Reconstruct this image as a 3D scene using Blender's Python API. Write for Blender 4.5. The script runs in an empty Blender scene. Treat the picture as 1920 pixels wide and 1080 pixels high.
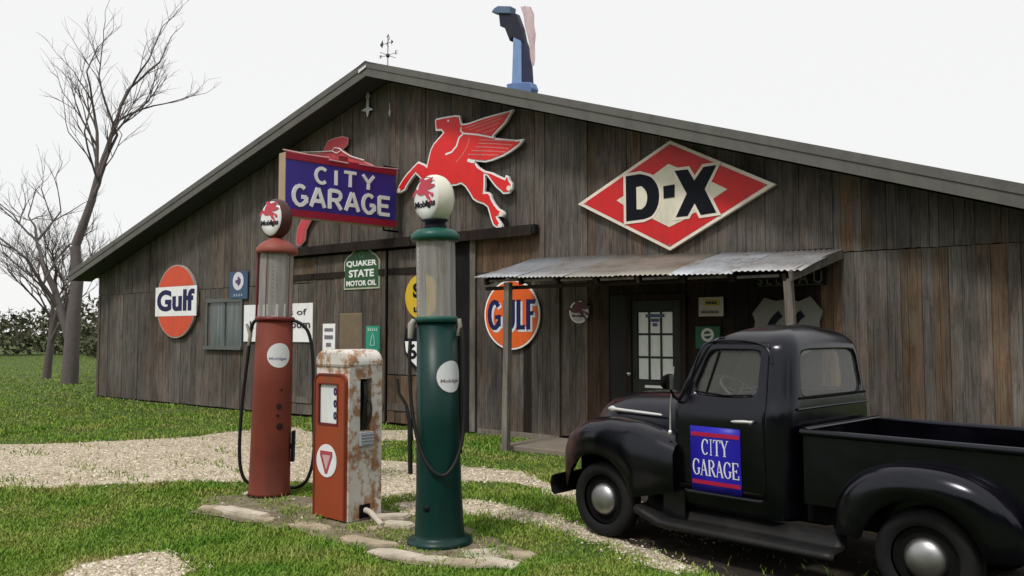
import bpy, bmesh, math, random
import numpy as np
from mathutils import Vector, Matrix
R = math.radians
random.seed(7); rng = np.random.default_rng(7)
S = bpy.context.scene
COL = S.collection

# ------------------------------------------------------------------ camera, sky, sun, exposure
FPX, CAMH = 1550.0, 1.8
PITCH = math.atan(85 / FPX)
CP, SP = math.cos(PITCH), math.sin(PITCH)
cam = bpy.data.cameras.new('camera'); cam_o = bpy.data.objects.new('camera', cam); COL.objects.link(cam_o)
cam.sensor_width = 36; cam.lens = FPX / 1920 * 36; cam.clip_end = 2000; cam.clip_start = .05
cam_o.location = (0, 0, CAMH); cam_o.rotation_euler = (R(90) + PITCH, 0, 0)
S.camera = cam_o
SUN_EL, SUN_AZ = R(56), R(-35)          # light from upper left, behind the camera
world = bpy.data.worlds.new('World'); S.world = world; world.use_nodes = True
wn = world.node_tree.nodes; wl = world.node_tree.links; wn.clear()
wo = wn.new('ShaderNodeOutputWorld'); bg = wn.new('ShaderNodeBackground'); sky = wn.new('ShaderNodeTexSky')
sky.sky_type = 'NISHITA'; sky.sun_disc = False; sky.sun_elevation = SUN_EL; sky.sun_rotation = R(180) + SUN_AZ
mixs = wn.new('ShaderNodeMix'); mixs.data_type = 'RGBA'; mixs.inputs[0].default_value = .95
mixs.inputs[7].default_value = (8.75, 8.72, 8.7, 1)          # even overcast cloud layer
wl.new(sky.outputs[0], mixs.inputs[6]); wl.new(mixs.outputs[2], bg.inputs[0]); bg.inputs[1].default_value = .1
wl.new(bg.outputs[0], wo.inputs[0])
sun = bpy.data.lights.new('sun', 'SUN'); sun.energy = 2.0; sun.angle = R(10); sun.color = (1, .97, .92)
sun_o = bpy.data.objects.new('sun', sun); COL.objects.link(sun_o)
sd = Vector((math.sin(SUN_AZ) * math.cos(SUN_EL), -math.cos(SUN_AZ) * math.cos(SUN_EL), math.sin(SUN_EL)))
sun_o.rotation_euler = sd.to_track_quat('Z', 'Y').to_euler()
S.view_settings.view_transform = 'Standard'; S.view_settings.look = 'None'
S.view_settings.exposure = .12; S.view_settings.gamma = 1; S.view_settings.use_curve_mapping = False

# ------------------------------------------------------------------ where things stand
def ray(px, py):
    b = (540 - py) / FPX
    return Vector(((px - 960) / FPX, CP - b * SP, SP + b * CP))
CAM = Vector((0, 0, CAMH))
def G(px, py, z=0):                      # point of the ground
    r = ray(px, py); return CAM + r * ((z - CAMH) / r.z)
def at(px, py, Y):
    r = ray(px, py); return CAM + r * (Y / r.y)
U = Vector((.79144746, -.6112372, 0)); N = Vector((-.6112372, -.79144746, 0))
PHI = math.atan2(U.y, U.x)
W0 = Vector((-.7422901, 15.06336381, 0))
def W(px, py, off=0):                    # (s, z) on the barn front, off metres before it
    r = ray(px, py); t = ((W0 + N * off - CAM).dot(N)) / r.dot(N); q = CAM + r * t
    return (q - W0).dot(U), q.z
def Wp(s, z, off): return W0 + U * s + N * off + Vector((0, 0, z))

# ------------------------------------------------------------------ mesh helpers
class MB:
    def __init__(self): self.v = []; self.f = []; self.sm = []
    def add(self, vs, fs, smooth=False):
        b = len(self.v); self.v += [tuple(p) for p in vs]
        for f in fs: self.f.append(tuple(b + i for i in f)); self.sm.append(smooth)
        return self
    def box(self, x0, x1, y0, y1, z0, z1):
        v = [(x, y, z) for z in (z0, z1) for y in (y0, y1) for x in (x0, x1)]
        return self.add(v, [(0, 2, 3, 1), (4, 5, 7, 6), (0, 1, 5, 4), (2, 6, 7, 3), (0, 4, 6, 2), (1, 3, 7, 5)])
    def beam(self, a, b, w, h, up=(0, 0, 1)):
        a = Vector(a); b = Vector(b); d = (b - a).normalized(); up = Vector(up)
        sx = d.cross(up).normalized(); sz = sx.cross(d)
        v = []
        for p in (a, b):
            for i, j in ((-1, -1), (1, -1), (1, 1), (-1, 1)): v.append(p + sx * (i * w / 2) + sz * (j * h / 2))
        return self.add(v, [(3, 2, 1, 0), (4, 5, 6, 7), (0, 1, 5, 4), (1, 2, 6, 5), (2, 3, 7, 6), (3, 0, 4, 7)])
    def prism(self, poly, y0, y1):
        n = len(poly)
        ar = sum(poly[i][0] * poly[(i + 1) % n][1] - poly[(i + 1) % n][0] * poly[i][1] for i in range(n))
        if ar < 0: poly = poly[::-1]
        v = [(x, y0, z) for x, z in poly] + [(x, y1, z) for x, z in poly]
        fs = [tuple(range(n)), tuple(range(2 * n - 1, n - 1, -1))]
        fs += [(i, i + n, (i + 1) % n + n, (i + 1) % n) for i in range(n)]
        return self.add(v, fs)
    def tube(self, pts, r, n=8, smooth=True, cap=True):
        pts = [Vector(p) for p in pts]; m = len(pts)
        rr = r if hasattr(r, '__len__') else [r] * m
        t0 = (pts[1] - pts[0]).normalized()
        a = t0.orthogonal().normalized(); vs = []
        for i, p in enumerate(pts):
            t = (pts[min(i + 1, m - 1)] - pts[max(i - 1, 0)]).normalized()
            a = (a - t * a.dot(t)).normalized(); b = t.cross(a)
            for k in range(n):
                g = 2 * math.pi * k / n; vs.append(p + (a * math.cos(g) + b * math.sin(g)) * rr[i])
        fs = [(i * n + k, i * n + (k + 1) % n, (i + 1) * n + (k + 1) % n, (i + 1) * n + k) for i in range(m - 1) for k in range(n)]
        self.add(vs, fs, smooth)
        if cap:
            self.add(vs[:n], [tuple(range(n - 1, -1, -1))]); self.add(vs[-n:], [tuple(range(n))])
        return self
    def lathe(self, prof, n=40, c=(0, 0, 0), axis=(0, 0, 1), smooth=True):
        ax = Vector(axis).normalized(); a = ax.orthogonal().normalized(); b = ax.cross(a); c = Vector(c); vs = []
        for r, h in prof:
            for k in range(n):
                g = 2 * math.pi * k / n; vs.append(c + ax * h + (a * math.cos(g) + b * math.sin(g)) * max(r, 1e-4))
        m = len(prof)
        fs = [(i * n + k, i * n + (k + 1) % n, (i + 1) * n + (k + 1) % n, (i + 1) * n + k) for i in range(m - 1) for k in range(n)]
        return self.add(vs, fs, smooth)
    def loft(self, secs, closed=False, smooth=True, caps=False):
        n = len(secs[0]); vs = [p for s in secs for p in s]; fs = []
        for i in range(len(secs) - 1):
            for k in range(n if closed else n - 1):
                k2 = (k + 1) % n; fs.append((i * n + k, i * n + k2, (i + 1) * n + k2, (i + 1) * n + k))
        self.add(vs, fs, smooth)
        if caps: self.add(secs[0], [tuple(range(n - 1, -1, -1))]); self.add(secs[-1], [tuple(range(n))])
        return self
    def strip(self, pts, w, y0, y1):     # a painted / raised line in the xz plane
        pts = [Vector((p[0], p[1])) for p in pts]; m = len(pts)
        ww = w if hasattr(w, '__len__') else [w] * m
        L, Rr = [], []
        for i, p in enumerate(pts):
            t = (pts[min(i + 1, m - 1)] - pts[max(i - 1, 0)]).normalized(); nn = Vector((-t.y, t.x)) * ww[i] / 2
            L.append(p + nn); Rr.append(p - nn)
        vs = []
        for a, b in zip(L, Rr): vs += [(a.x, y0, a.y), (b.x, y0, b.y), (b.x, y1, b.y), (a.x, y1, a.y)]
        fs = []
        for i in range(m - 1):
            o = 4 * i; q = o + 4
            fs += [(o, o + 1, q + 1, q), (o + 1, o + 2, q + 2, q + 1), (o + 3, o, q, q + 3)]
        fs += [(0, 3, 2, 1), (4 * m - 4, 4 * m - 3, 4 * m - 2, 4 * m - 1)]
        return self.add(vs, fs)
    def disc(self, cx, cz, rx, rz, y0, y1, n=48):
        return self.prism([(cx + rx * math.cos(2 * math.pi * k / n), cz + rz * math.sin(2 * math.pi * k / n)) for k in range(n)], y0, y1)
    def ringxz(self, cx, cz, r0, r1, y0, y1, n=48, rz=1.0):
        vs = []
        for k in range(n):
            g = 2 * math.pi * k / n; c, s = math.cos(g), math.sin(g) * rz
            vs += [(cx + r0 * c, y0, cz + r0 * s), (cx + r1 * c, y0, cz + r1 * s), (cx + r1 * c, y1, cz + r1 * s), (cx + r0 * c, y1, cz + r0 * s)]
        fs = []
        for k in range(n):
            o = 4 * k; q = 4 * ((k + 1) % n)
            fs += [(o, o + 1, q + 1, q), (o + 1, o + 2, q + 2, q + 1), (o + 3, o, q, q + 3)]
        return self.add(vs, fs)
    def xf(self, fn, frm=0):
        for i in range(frm, len(self.v)): self.v[i] = tuple(fn(Vector(self.v[i])))
        return self
    def mesh(self, name):
        me = bpy.data.meshes.new(name); me.from_pydata(self.v, [], self.f)
        me.polygons.foreach_set('use_smooth', self.sm); me.update()
        return me
def ob(name, mb, m, parent=None, bevel=0, loc=None, rot=None, subd=0, solid=0, auto=None):
    me = mb.mesh(name) if isinstance(mb, MB) else mb
    o = bpy.data.objects.new(name, me); COL.objects.link(o)
    if m and not me.materials: me.materials.append(m)
    if parent: o.parent = parent
    if loc is not None: o.location = loc
    if rot is not None: o.rotation_euler = rot
    if solid:
        md = o.modifiers.new('s', 'SOLIDIFY'); md.thickness = solid; md.offset = -1
    if subd:
        md = o.modifiers.new('d', 'SUBSURF'); md.levels = md.render_levels = subd
    if bevel:
        md = o.modifiers.new('b', 'BEVEL'); md.width = bevel; md.segments = 2; md.limit_method = 'ANGLE'; md.angle_limit = R(40)
    return o
def tag(o, label, cat, group=None):
    o['label'] = label; o['category'] = cat
    if group: o['group'] = group
    return o
def thing(name, label, cat, loc=(0, 0, 0), rot=(0, 0, 0), group=None):
    o = bpy.data.objects.new(name, None); COL.objects.link(o); o.empty_display_size = .1
    o.location = loc; o.rotation_euler = rot
    return tag(o, label, cat, group)
def struct(name, mb, m, **k):
    o = ob(name, mb, m, **k); o['kind'] = 'structure'; return o
def wall_thing(name, label, cat, s, z, off, group=None, tilt=0, yaw=0):
    return thing(name, label, cat, Wp(s, z, off), (0, tilt, PHI + yaw), group)
TX = {}
def text_mesh(string, bold=0, spacing=1.0):
    k = (string, bold, spacing)
    if k not in TX:
        cu = bpy.data.curves.new('t', 'FONT'); cu.body = string; cu.extrude = .5; cu.offset = bold; cu.resolution_u = 4
        cu.space_character = spacing
        o = bpy.data.objects.new('t', cu); COL.objects.link(o)
        dg = bpy.context.evaluated_depsgraph_get(); dg.update()
        me = bpy.data.meshes.new_from_object(o.evaluated_get(dg))
        TX[k] = ([tuple(v.co) for v in me.vertices], [tuple(p.vertices) for p in me.polygons])
        bpy.data.objects.remove(o); bpy.data.curves.remove(cu); bpy.data.meshes.remove(me)
    return TX[k]
def text(mb, string, x0, x1, z0, z1, y0, y1, bold=0, spacing=1.0, fn=None):
    vs, fs = text_mesh(string, bold, spacing)
    xs = [v[0] for v in vs]; ys = [v[1] for v in vs]; a, b, c, d = min(xs), max(xs), min(ys), max(ys)
    frm = len(mb.v)
    mb.add([(x0 + (v[0] - a) / (b - a) * (x1 - x0), y0 if v[2] > 0 else y1, z0 + (v[1] - c) / (d - c) * (z1 - z0)) for v in vs], fs)
    if fn: mb.xf(fn, frm)
    return mb
def inset(poly, d):
    n = len(poly)
    ar = sum(poly[i][0] * poly[(i + 1) % n][1] - poly[(i + 1) % n][0] * poly[i][1] for i in range(n))
    sg = 1 if ar > 0 else -1; out = []
    for i in range(n):
        p0, p1, p2 = Vector(poly[i - 1]), Vector(poly[i]), Vector(poly[(i + 1) % n])
        a = (p1 - p0).normalized(); b = (p2 - p1).normalized()
        n1 = Vector((-a.y, a.x)) * sg; n2 = Vector((-b.y, b.x)) * sg
        m = (n1 + n2); 
        if m.length < .2: m = n1 - a * .0
        m.normalize(); k = min(1 / max(m.dot(n1), .35), 2.6)
        out.append(tuple(p1 + m * d * k))
    return out

# ------------------------------------------------------------------ materials
def lin(h):
    h = h.lstrip('#'); o = []
    for i in (0, 2, 4):
        c = int(h[i:i + 2], 16) / 255; o.append(c / 12.92 if c <= .04045 else ((c + .055) / 1.055) ** 2.4)
    return tuple(o)
MATS = {}
class NT:
    def __init__(self, name):
        self.m = bpy.data.materials.new(name); self.m.use_nodes = True; self.t = self.m.node_tree; self.n = self.t.nodes; self.l = self.t.links
        self.b = self.n['Principled BSDF']
    def new(self, t, **k):
        x = self.n.new(t)
        for a, b in k.items(): setattr(x, a, b)
        return x
    def lk(self, a, b): self.l.new(a, b)
    def noise(self, vec, scale, detail=4, rough=.55):
        x = self.new('ShaderNodeTexNoise'); x.inputs['Scale'].default_value = scale; x.inputs['Detail'].default_value = detail
        x.inputs['Roughness'].default_value = rough
        if vec is not None: self.lk(vec, x.inputs['Vector'])
        return x.outputs['Fac']
    def ramp(self, fac, stops):
        x = self.new('ShaderNodeValToRGB'); e = x.color_ramp.elements
        while len(e) < len(stops): e.new(.5)
        for q, (p, c) in zip(e, stops): q.position = p; q.color = (*c, 1) if len(c) == 3 else c
        self.lk(fac, x.inputs[0]); return x.outputs[0]
    def mix(self, fac, a, b, mode='MIX'):
        x = self.new('ShaderNodeMix', data_type='RGBA', blend_type=mode)
        for i, q in ((0, fac), (6, a), (7, b)):
            if hasattr(q, 'is_output'): self.lk(q, x.inputs[i])
            else: x.inputs[i].default_value = q if i == 0 else (*q, 1)
        return x.outputs[2]
    def math(self, op, a, b=0.0):
        x = self.new('ShaderNodeMath', operation=op)
        for i, q in ((0, a), (1, b)):
            if hasattr(q, 'is_output'): self.lk(q, x.inputs[i])
            else: x.inputs[i].default_value = q
        return x.outputs[0]
    def bump(self, h, strength, dist=.01):
        x = self.new('ShaderNodeBump'); x.inputs['Strength'].default_value = strength; x.inputs['Distance'].default_value = dist
        self.lk(h, x.inputs['Height']); self.lk(x.outputs[0], self.b.inputs['Normal'])
def mapped(t, out, scale, add=None):
    x = t.new('ShaderNodeMapping'); x.inputs['Scale'].default_value = scale; t.lk(out, x.inputs['Vector'])
    if add is not None: t.lk(add, x.inputs['Location'])
    return x.outputs[0]
def paint(name, col, rough=.45, var=.25, scale=6, dirt=(.05, .045, .04), dirt_amt=.25, metal=0, bump=.0, spec=.3, dirt_scale=3, chips=0):
    if name in MATS: return MATS[name]
    t = NT(name); tc = t.new('ShaderNodeTexCoord').outputs['Object']
    if isinstance(col, str): col = lin(col)
    n1 = t.noise(tc, scale, 5); n2 = t.noise(mapped(t, tc, (1, 1, .35)), dirt_scale, 8, .65)
    c = t.mix(n1, tuple(x * (1 - var) for x in col), tuple(min(x * (1 + var), 1) for x in col))
    f = t.ramp(n2, [(.48, (0, 0, 0)), (.72, (dirt_amt,) * 3)])
    c = t.mix(f, c, dirt)
    if chips:
        n3 = t.noise(tc, 7, 10, .75); n4 = t.noise(mapped(t, tc, (16, 16, .8)), 1.3, 6, .7)
        c = t.mix(t.ramp(n3, [(.66, (0, 0, 0)), (.69, (chips,) * 3)]), c, (.09, .045, .025))
        c = t.mix(t.ramp(n4, [(.58, (0, 0, 0)), (.8, (chips * .55,) * 3)]), c, (.12, .07, .045))
    t.lk(c, t.b.inputs['Base Color'])
    r = t.ramp(n1, [(0, (max(rough - .1, .03),) * 3), (1, (min(rough + .12, 1),) * 3)]); t.lk(r, t.b.inputs['Roughness'])
    t.b.inputs['Metallic'].default_value = metal; t.b.inputs['Specular IOR Level'].default_value = spec
    if bump: t.bump(n1, bump, .006)
    MATS[name] = t.m; return t.m
def wood(name, grey, brown, dark, pale, brown_amt=.35, k=1.0):
    t = NT(name); tc = t.new('ShaderNodeTexCoord').outputs['Object']; rnd = t.new('ShaderNodeObjectInfo').outputs['Random']
    pos = t.new('ShaderNodeNewGeometry').outputs['Position']
    off = t.new('ShaderNodeCombineXYZ'); t.lk(t.math('MULTIPLY', rnd, 37.), off.inputs[0]); t.lk(t.math('MULTIPLY', rnd, 91.), off.inputs[2])
    streak = t.noise(mapped(t, tc, (14, 14, .7), off.outputs[0]), 1.6, 8, .62)
    grain = t.noise(mapped(t, tc, (90, 90, 2.2), off.outputs[0]), 1.2, 6, .7)
    blot = t.noise(mapped(t, tc, (5, 5, 1.1), off.outputs[0]), 1.5, 6, .7)
    big = t.noise(mapped(t, pos, (.45, .45, .7)), 1.2, 4, .6)
    base = t.ramp(streak, [(.28, dark), (.45, grey), (.62, grey), (.8, pale)])
    bf = t.math('ADD', t.math('MULTIPLY', big, 1.0), t.math('MULTIPLY', rnd, .3))
    bf = t.math('MULTIPLY', t.math('SUBTRACT', bf, .66 - .3 * brown_amt), 3.0); bf = t.math('MAXIMUM', t.math('MINIMUM', bf, 1.), 0.)
    bf = t.math('MULTIPLY', bf, t.ramp(blot, [(.3, (.1,) * 3), (.65, (.95,) * 3)]))
    c = t.mix(bf, base, brown)
    c = t.mix(t.ramp(blot, [(.5, (0, 0, 0)), (.72, (.85,) * 3)]), c, dark)
    sp_ = t.noise(mapped(t, tc, (22, 22, 1.3), off.outputs[0]), 1.4, 7, .7)
    c = t.mix(t.ramp(sp_, [(.57, (0, 0, 0)), (.75, (.8,) * 3)]), c, pale)
    tone = t.math('ADD', .7, t.math('MULTIPLY', rnd, .45))
    b2 = t.noise(mapped(t, pos, (.9, .9, .38)), 1.1, 6, .65)
    c = t.mix(1.0, c, t.ramp(b2, [(.3, (.32, .3, .29)), (.46, (.78, .75, .73)), (.58, (1.05, 1.02, 1.0)), (.72, (1.35, 1.32, 1.28))]), 'MULTIPLY')
    fine = t.noise(mapped(t, tc, (45, 45, .5), off.outputs[0]), 1.5, 7, .7)
    c = t.mix(t.ramp(fine, [(.5, (0, 0, 0)), (.66, (.9,) * 3)]), c, dark)
    hs = t.new('ShaderNodeHueSaturation'); t.lk(c, hs.inputs['Color']); t.lk(t.math('MULTIPLY', tone, k), hs.inputs['Value'])
    g = t.mix(t.ramp(grain, [(.35, (.5,) * 3), (.6, (0,) * 3)]), hs.outputs[0], dark)
    t.lk(g, t.b.inputs['Base Color']); t.b.inputs['Roughness'].default_value = .88; t.b.inputs['Specular IOR Level'].default_value = .2
    t.bump(t.math('ADD', grain, streak), .5, .006)
    MATS[name] = t.m; return t.m
M_wood = wood('weathered_wood', (.18, .165, .15), (.16, .1, .064), (.034, .031, .028), (.32, .3, .27))
M_wood_b = wood('brown_wood', (.17, .135, .1), (.22, .118, .062), (.04, .032, .025), (.34, .28, .21), .8)
M_wood_d = wood('dark_shaded_wood', (.034, .028, .024), (.046, .026, .016), (.008, .006, .006), (.085, .07, .06), .7)  # dark boards and trim, colour darkened further to carry the porch shade
M_wood_p = wood('pale_wood', (.27, .25, .225), (.22, .16, .11), (.09, .08, .07), (.42, .39, .35), .1)
M_black = paint('shadow_backing', (.012, .011, .011), .9, .2, spec=.1)
M_fascia = paint('dull_brown_metal', (.115, .112, .1), .6, .2, dirt_amt=.5)
M_soffit = paint('slate_soffit', (.05, .052, .062), .75, .25)
def glass(name, tint=(1, 1, 1), refl=.16, rough=.02, dust=.0, dcol=(.5, .5, .48), flat=False):
    t = NT(name); t.n.remove(t.b); o = t.n['Material Output']
    tr = t.new('ShaderNodeBsdfTransparent'); tr.inputs[0].default_value = (*tint, 1)
    gl = t.new('ShaderNodeBsdfGlossy'); gl.inputs['Roughness'].default_value = rough
    lw = t.new('ShaderNodeLayerWeight'); lw.inputs[0].default_value = refl
    mx = t.new('ShaderNodeMixShader'); t.lk(lw.outputs['Fresnel'], mx.inputs[0]); t.lk(tr.outputs[0], mx.inputs[1]); t.lk(gl.outputs[0], mx.inputs[2])
    out = mx.outputs[0]
    if dust:
        df = t.new('ShaderNodeBsdfDiffuse'); df.inputs[0].default_value = (*dcol, 1)
        tc = t.new('ShaderNodeTexCoord').outputs['Object']; nz = t.noise(mapped(t, tc, (9, 9, .8)), 2.2, 5)
        m2 = t.new('ShaderNodeMixShader')
        if flat: m2.inputs[0].default_value = dust
        else: t.lk(t.ramp(nz, [(.3, (dust * .55,) * 3), (.7, (dust,) * 3)]), m2.inputs[0])
        t.lk(out, m2.inputs[1]); t.lk(df.outputs[0], m2.inputs[2]); out = m2.outputs[0]
    t.lk(out, o.inputs[0]); MATS[name] = t.m; return t.m
M_glass = glass('clear_glass', (.93, .96, .95), .2)
M_glass_dusty = glass('dusty_cylinder_glass', (.9, .92, .92), .25, .06, .62, (.5, .475, .45))
M_glass_car = glass('car_glass', (.9, .93, .91), .3, .02, .09, (.5, .5, .46), True)
M_glass_win = paint('grey_window_glass', (.1, .12, .12), .12, .3, 2, spec=.9)

# ------------------------------------------------------------------ ground
def gpoly(pts, z=0):
    return [(G(*p).x, G(*p).y) for p in pts]
def rough_poly(poly, amp, step):
    out = []
    for i in range(len(poly)):
        a, b = Vector(poly[i]), Vector(poly[(i + 1) % len(poly)]); n = max(1, int((b - a).length / step))
        for k in range(n):
            p = a.lerp(b, k / n); out.append((p.x + random.uniform(-amp, amp), p.y + random.uniform(-amp, amp)))
    return out
PATH_A = rough_poly(gpoly([(-500, 850), (150, 830), (312, 823), (470, 807), (545, 801), (590, 812), (717, 862), (780, 868), (865, 877), (950, 880), (992, 891), (1055, 909), (1140, 930), (1300, 975),
           (1420, 1030), (1300, 1010), (1100, 948), (1027, 928), (957, 907), (865, 900), (770, 932), (700, 935), (590, 908), (545, 904), (470, 906), (312, 905), (100, 915), (-500, 945)]), .09, .25)
PATH_B = rough_poly(gpoly([(740, 945), (865, 936), (957, 946), (1045, 971), (1094, 989), (1180, 1015), (1330, 1070), (1260, 1075), (1108, 1014), (1037, 990), (928, 975), (865, 963), (760, 972)]), .06, .2)
PATH_C = rough_poly(gpoly([(150, 1060), (312, 1030), (345, 1042), (357, 1066), (335, 1130), (60, 1130)]), .05, .15)
PATH_D = rough_poly(gpoly([(700, 808), (790, 806), (785, 826), (700, 828)]), .05, .2)
PATHS = [PATH_A, PATH_B, PATH_C, PATH_D]
ISLAND = rough_poly(gpoly([(372, 940), (470, 925), (600, 938), (720, 958), (880, 992), (1005, 1042), (960, 1072), (760, 1058), (600, 1008), (480, 985), (362, 962)]), .06, .2)
def inside(poly, x, y):
    x = np.asarray(x); y = np.asarray(y); r = np.zeros(x.shape, bool); n = len(poly)
    for i in range(n):
        x1, y1 = poly[i]; x2, y2 = poly[(i + 1) % n]
        c = ((y1 > y) != (y2 > y)); 
        with np.errstate(divide='ignore', invalid='ignore'):
            r ^= c & (x < (x2 - x1) * (y - y1) / (y2 - y1 + 1e-12) + x1)
    return r
def ground_mat(name, cols, scale, bump=.4, cell=None):
    t = NT(name); pos = t.new('ShaderNodeNewGeometry').outputs['Position']
    n1 = t.noise(pos, scale, 8, .65); n2 = t.noise(pos, scale * .12, 4)
    c = t.ramp(n1, [(.3, cols[0]), (.5, cols[1]), (.72, cols[2])]); c = t.mix(t.ramp(n2, [(.4, (0, 0, 0)), (.65, (.6,) * 3)]), c, cols[3])
    if cell:
        v = t.new('ShaderNodeTexVoronoi'); v.inputs['Scale'].default_value = cell; t.lk(pos, v.inputs['Vector'])
        hs = t.new('ShaderNodeHueSaturation'); t.lk(c, hs.inputs['Color'])
        sx = t.new('ShaderNodeSeparateColor'); t.lk(v.outputs['Color'], sx.inputs[0]); t.lk(t.math('ADD', .5, sx.outputs[0]), hs.inputs['Value'])
        c = hs.outputs[0]; t.bump(v.outputs['Distance'], .8, -.02)
    else: t.bump(n1, bump, .03)
    t.lk(c, t.b.inputs['Base Color']); t.b.inputs['Roughness'].default_value = .95; t.b.inputs['Specular IOR Level'].default_value = .15
    return t.m
M_soil = ground_mat('grassy_soil', [(.035, .055, .012), (.065, .1, .022), (.12, .12, .05), (.08, .11, .03)], 9)
M_gravel = ground_mat('pale_gravel', [(.34, .275, .195), (.49, .415, .31), (.62, .54, .425), (.36, .295, .2)], 14, cell=38)
M_dirt = ground_mat('damp_dirt', [(.1, .08, .055), (.2, .165, .115), (.34, .29, .22), (.11, .1, .055)], 7)
struct('ground', MB().add([(-600, -60, 0), (600, -60, 0), (600, 900, 0), (-600, 900, 0)], [(0, 1, 2, 3)]), M_soil)
for pl, nm in ((PATH_A, 'gravel_drive'), (PATH_B, 'gravel_wheel_track'), (PATH_C, 'gravel_patch'), (PATH_D, 'gravel_threshold')):
    bm = bmesh.new(); bm.faces.new([bm.verts.new((x, y, .006)) for x, y in pl]); bmesh.ops.triangulate(bm, faces=bm.faces[:])
    bmesh.ops.recalc_face_normals(bm, faces=bm.faces[:])
    me = bpy.data.meshes.new(nm); bm.to_mesh(me); bm.free(); struct(nm, me, M_gravel)
bm = bmesh.new(); bm.faces.new([bm.verts.new((x, y, .011)) for x, y in ISLAND]); bmesh.ops.triangulate(bm, faces=bm.faces[:]); bmesh.ops.recalc_face_normals(bm, faces=bm.faces[:])
me = bpy.data.meshes.new('dirt_island'); bm.to_mesh(me); bm.free(); struct('dirt_island', me, M_dirt)

TRUCK_SHADE = rough_poly(gpoly([(1105, 990), (1165, 1012), (1235, 1035), (1310, 1066), (1420, 1110), (1700, 1230), (2600, 1500), (3300, 1300), (2300, 1010), (1800, 930), (1400, 905), (1200, 900)]), .05, .2)  # dark sheet paints the truck's shade on the ground, grass thinned there
bm = bmesh.new(); bm.faces.new([bm.verts.new((x, y, .009)) for x, y in TRUCK_SHADE]); bmesh.ops.triangulate(bm, faces=bm.faces[:]); bmesh.ops.recalc_face_normals(bm, faces=bm.faces[:])
me = bpy.data.meshes.new('truck_shade_sheet'); bm.to_mesh(me); bm.free(); struct('truck_shade_sheet', me, ground_mat('painted_truck_shade', [(.018, .015, .012), (.035, .028, .022), (.06, .05, .038), (.025, .022, .015)], 9))
def scatter_points(n, ymin=4.5, ymax=40):
    u = rng.random(n); y = 1 / (1 / ymin - u * (1 / ymin - 1 / ymax)); x = (rng.random(n) * 2 - 1) * (.66 * y + .4)
    return x, y
def before_barn(x, y):
    off = (x - W0.x) * N.x + (y - W0.y) * N.y; s = (x - W0.x) * U.x + (y - W0.y) * U.y
    return (off > .02) | (s < -14.2)
def fbm(x, y, f, seed):
    r = np.random.default_rng(seed); o = np.zeros_like(x)
    for k in range(5):
        a = r.random() * 6.28; ph = r.random() * 6.28; b = r.random() * 6.28; q = f * (1.6 ** k)
        o += np.sin(q * (x * np.cos(a) + y * np.sin(a)) + ph) * np.sin(q * (x * np.cos(b) - y * np.sin(b)) + ph * 2) * .7 ** k
    return o
def grass_mesh():
    x, y = scatter_points(430000, 4.5, 75)
    keep = before_barn(x, y); g = np.zeros(len(x), bool)
    jx = x + .05 * fbm(x, y, 2.3, 11) + rng.normal(0, .04, len(x)); jy = y + .06 * fbm(x, y, 2.9, 12) + rng.normal(0, .05, len(x))
    for p in PATHS: g |= inside(p, jx, jy)
    isl = inside(ISLAND, jx, jy); dead = fbm(x, y, 1.1, 21)
    keep &= ~((dead > .95) & (rng.random(len(x)) > .35)); q = rng.random(len(x)); keep &= ~(inside(TRUCK_SHADE, x, y) & (q > .012)); tuft = fbm(x, y, 3.1, 3)
    keep &= ~(g & (q > np.where(tuft > .75, .13, np.where(x > -1.2, .022, .01)))); keep &= ~(isl & (q > np.where(tuft > .2, .6, .14)))
    x, y, tuft = x[keep], y[keep], tuft[keep]; n = len(x)
    h = .62 * (.028 + .034 * rng.random(n) + .016 * np.clip(tuft, -1, 1.5)) * (1 + .25 * rng.random(n)); h *= 1 + .45 * fbm(x, y, .9, 31).clip(-1, 1.4); h = np.where(rng.random(n) < .012, h * 2.1, h); h = np.maximum(h, .014)
    wd = .0022 + .0006 * y; a = rng.random(n) * 6.283; la = rng.random(n) * 6.283; lean = h * (.25 + .7 * rng.random(n))
    dx, dy = np.cos(a) * wd, np.sin(a) * wd; lx, ly = np.cos(la) * lean, np.sin(la) * lean
    V = np.empty((n, 5, 3))
    V[:, 0] = np.stack([x - dx, y - dy, 0 * x], 1); V[:, 1] = np.stack([x + dx, y + dy, 0 * x], 1)
    V[:, 2] = np.stack([x - dx * .75 + lx * .35, y - dy * .75 + ly * .35, h * .6], 1); V[:, 3] = np.stack([x + dx * .75 + lx * .35, y + dy * .75 + ly * .35, h * .6], 1)
    V[:, 4] = np.stack([x + lx, y + ly, h], 1)
    T = (np.array([[0, 1, 3], [0, 3, 2], [2, 3, 4]])[None] + (np.arange(n) * 5)[:, None, None]).reshape(-1)
    return raw_mesh('grass', V.reshape(-1, 3), T.astype(np.int32), 3)
def raw_mesh(name, V, L, k):
    me = bpy.data.meshes.new(name); me.vertices.add(len(V)); me.vertices.foreach_set('co', V.astype(np.float32).ravel())
    nf = len(L) // k; me.loops.add(len(L)); me.loops.foreach_set('vertex_index', L); me.polygons.add(nf)
    me.polygons.foreach_set('loop_start', np.arange(nf, dtype=np.int32) * k)
    try: me.polygons.foreach_set('loop_total', np.full(nf, k, np.int32))
    except Exception: pass
    me.update(calc_edges=True); me.validate(); return me
t = NT('grass_blades'); pos = t.new('ShaderNodeNewGeometry').outputs['Position']
wnz = t.new('ShaderNodeTexWhiteNoise'); t.lk(mapped(t, pos, (37, 37, 0)), wnz.inputs['Vector'])
n1 = t.noise(mapped(t, pos, (1, 1, 0)), 1.3, 5, .6)
f = t.math('ADD', t.math('MULTIPLY', n1, .8), t.math('MULTIPLY', t.noise(mapped(t, pos, (1, 1, 0)), 45, 2), .35))
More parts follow.
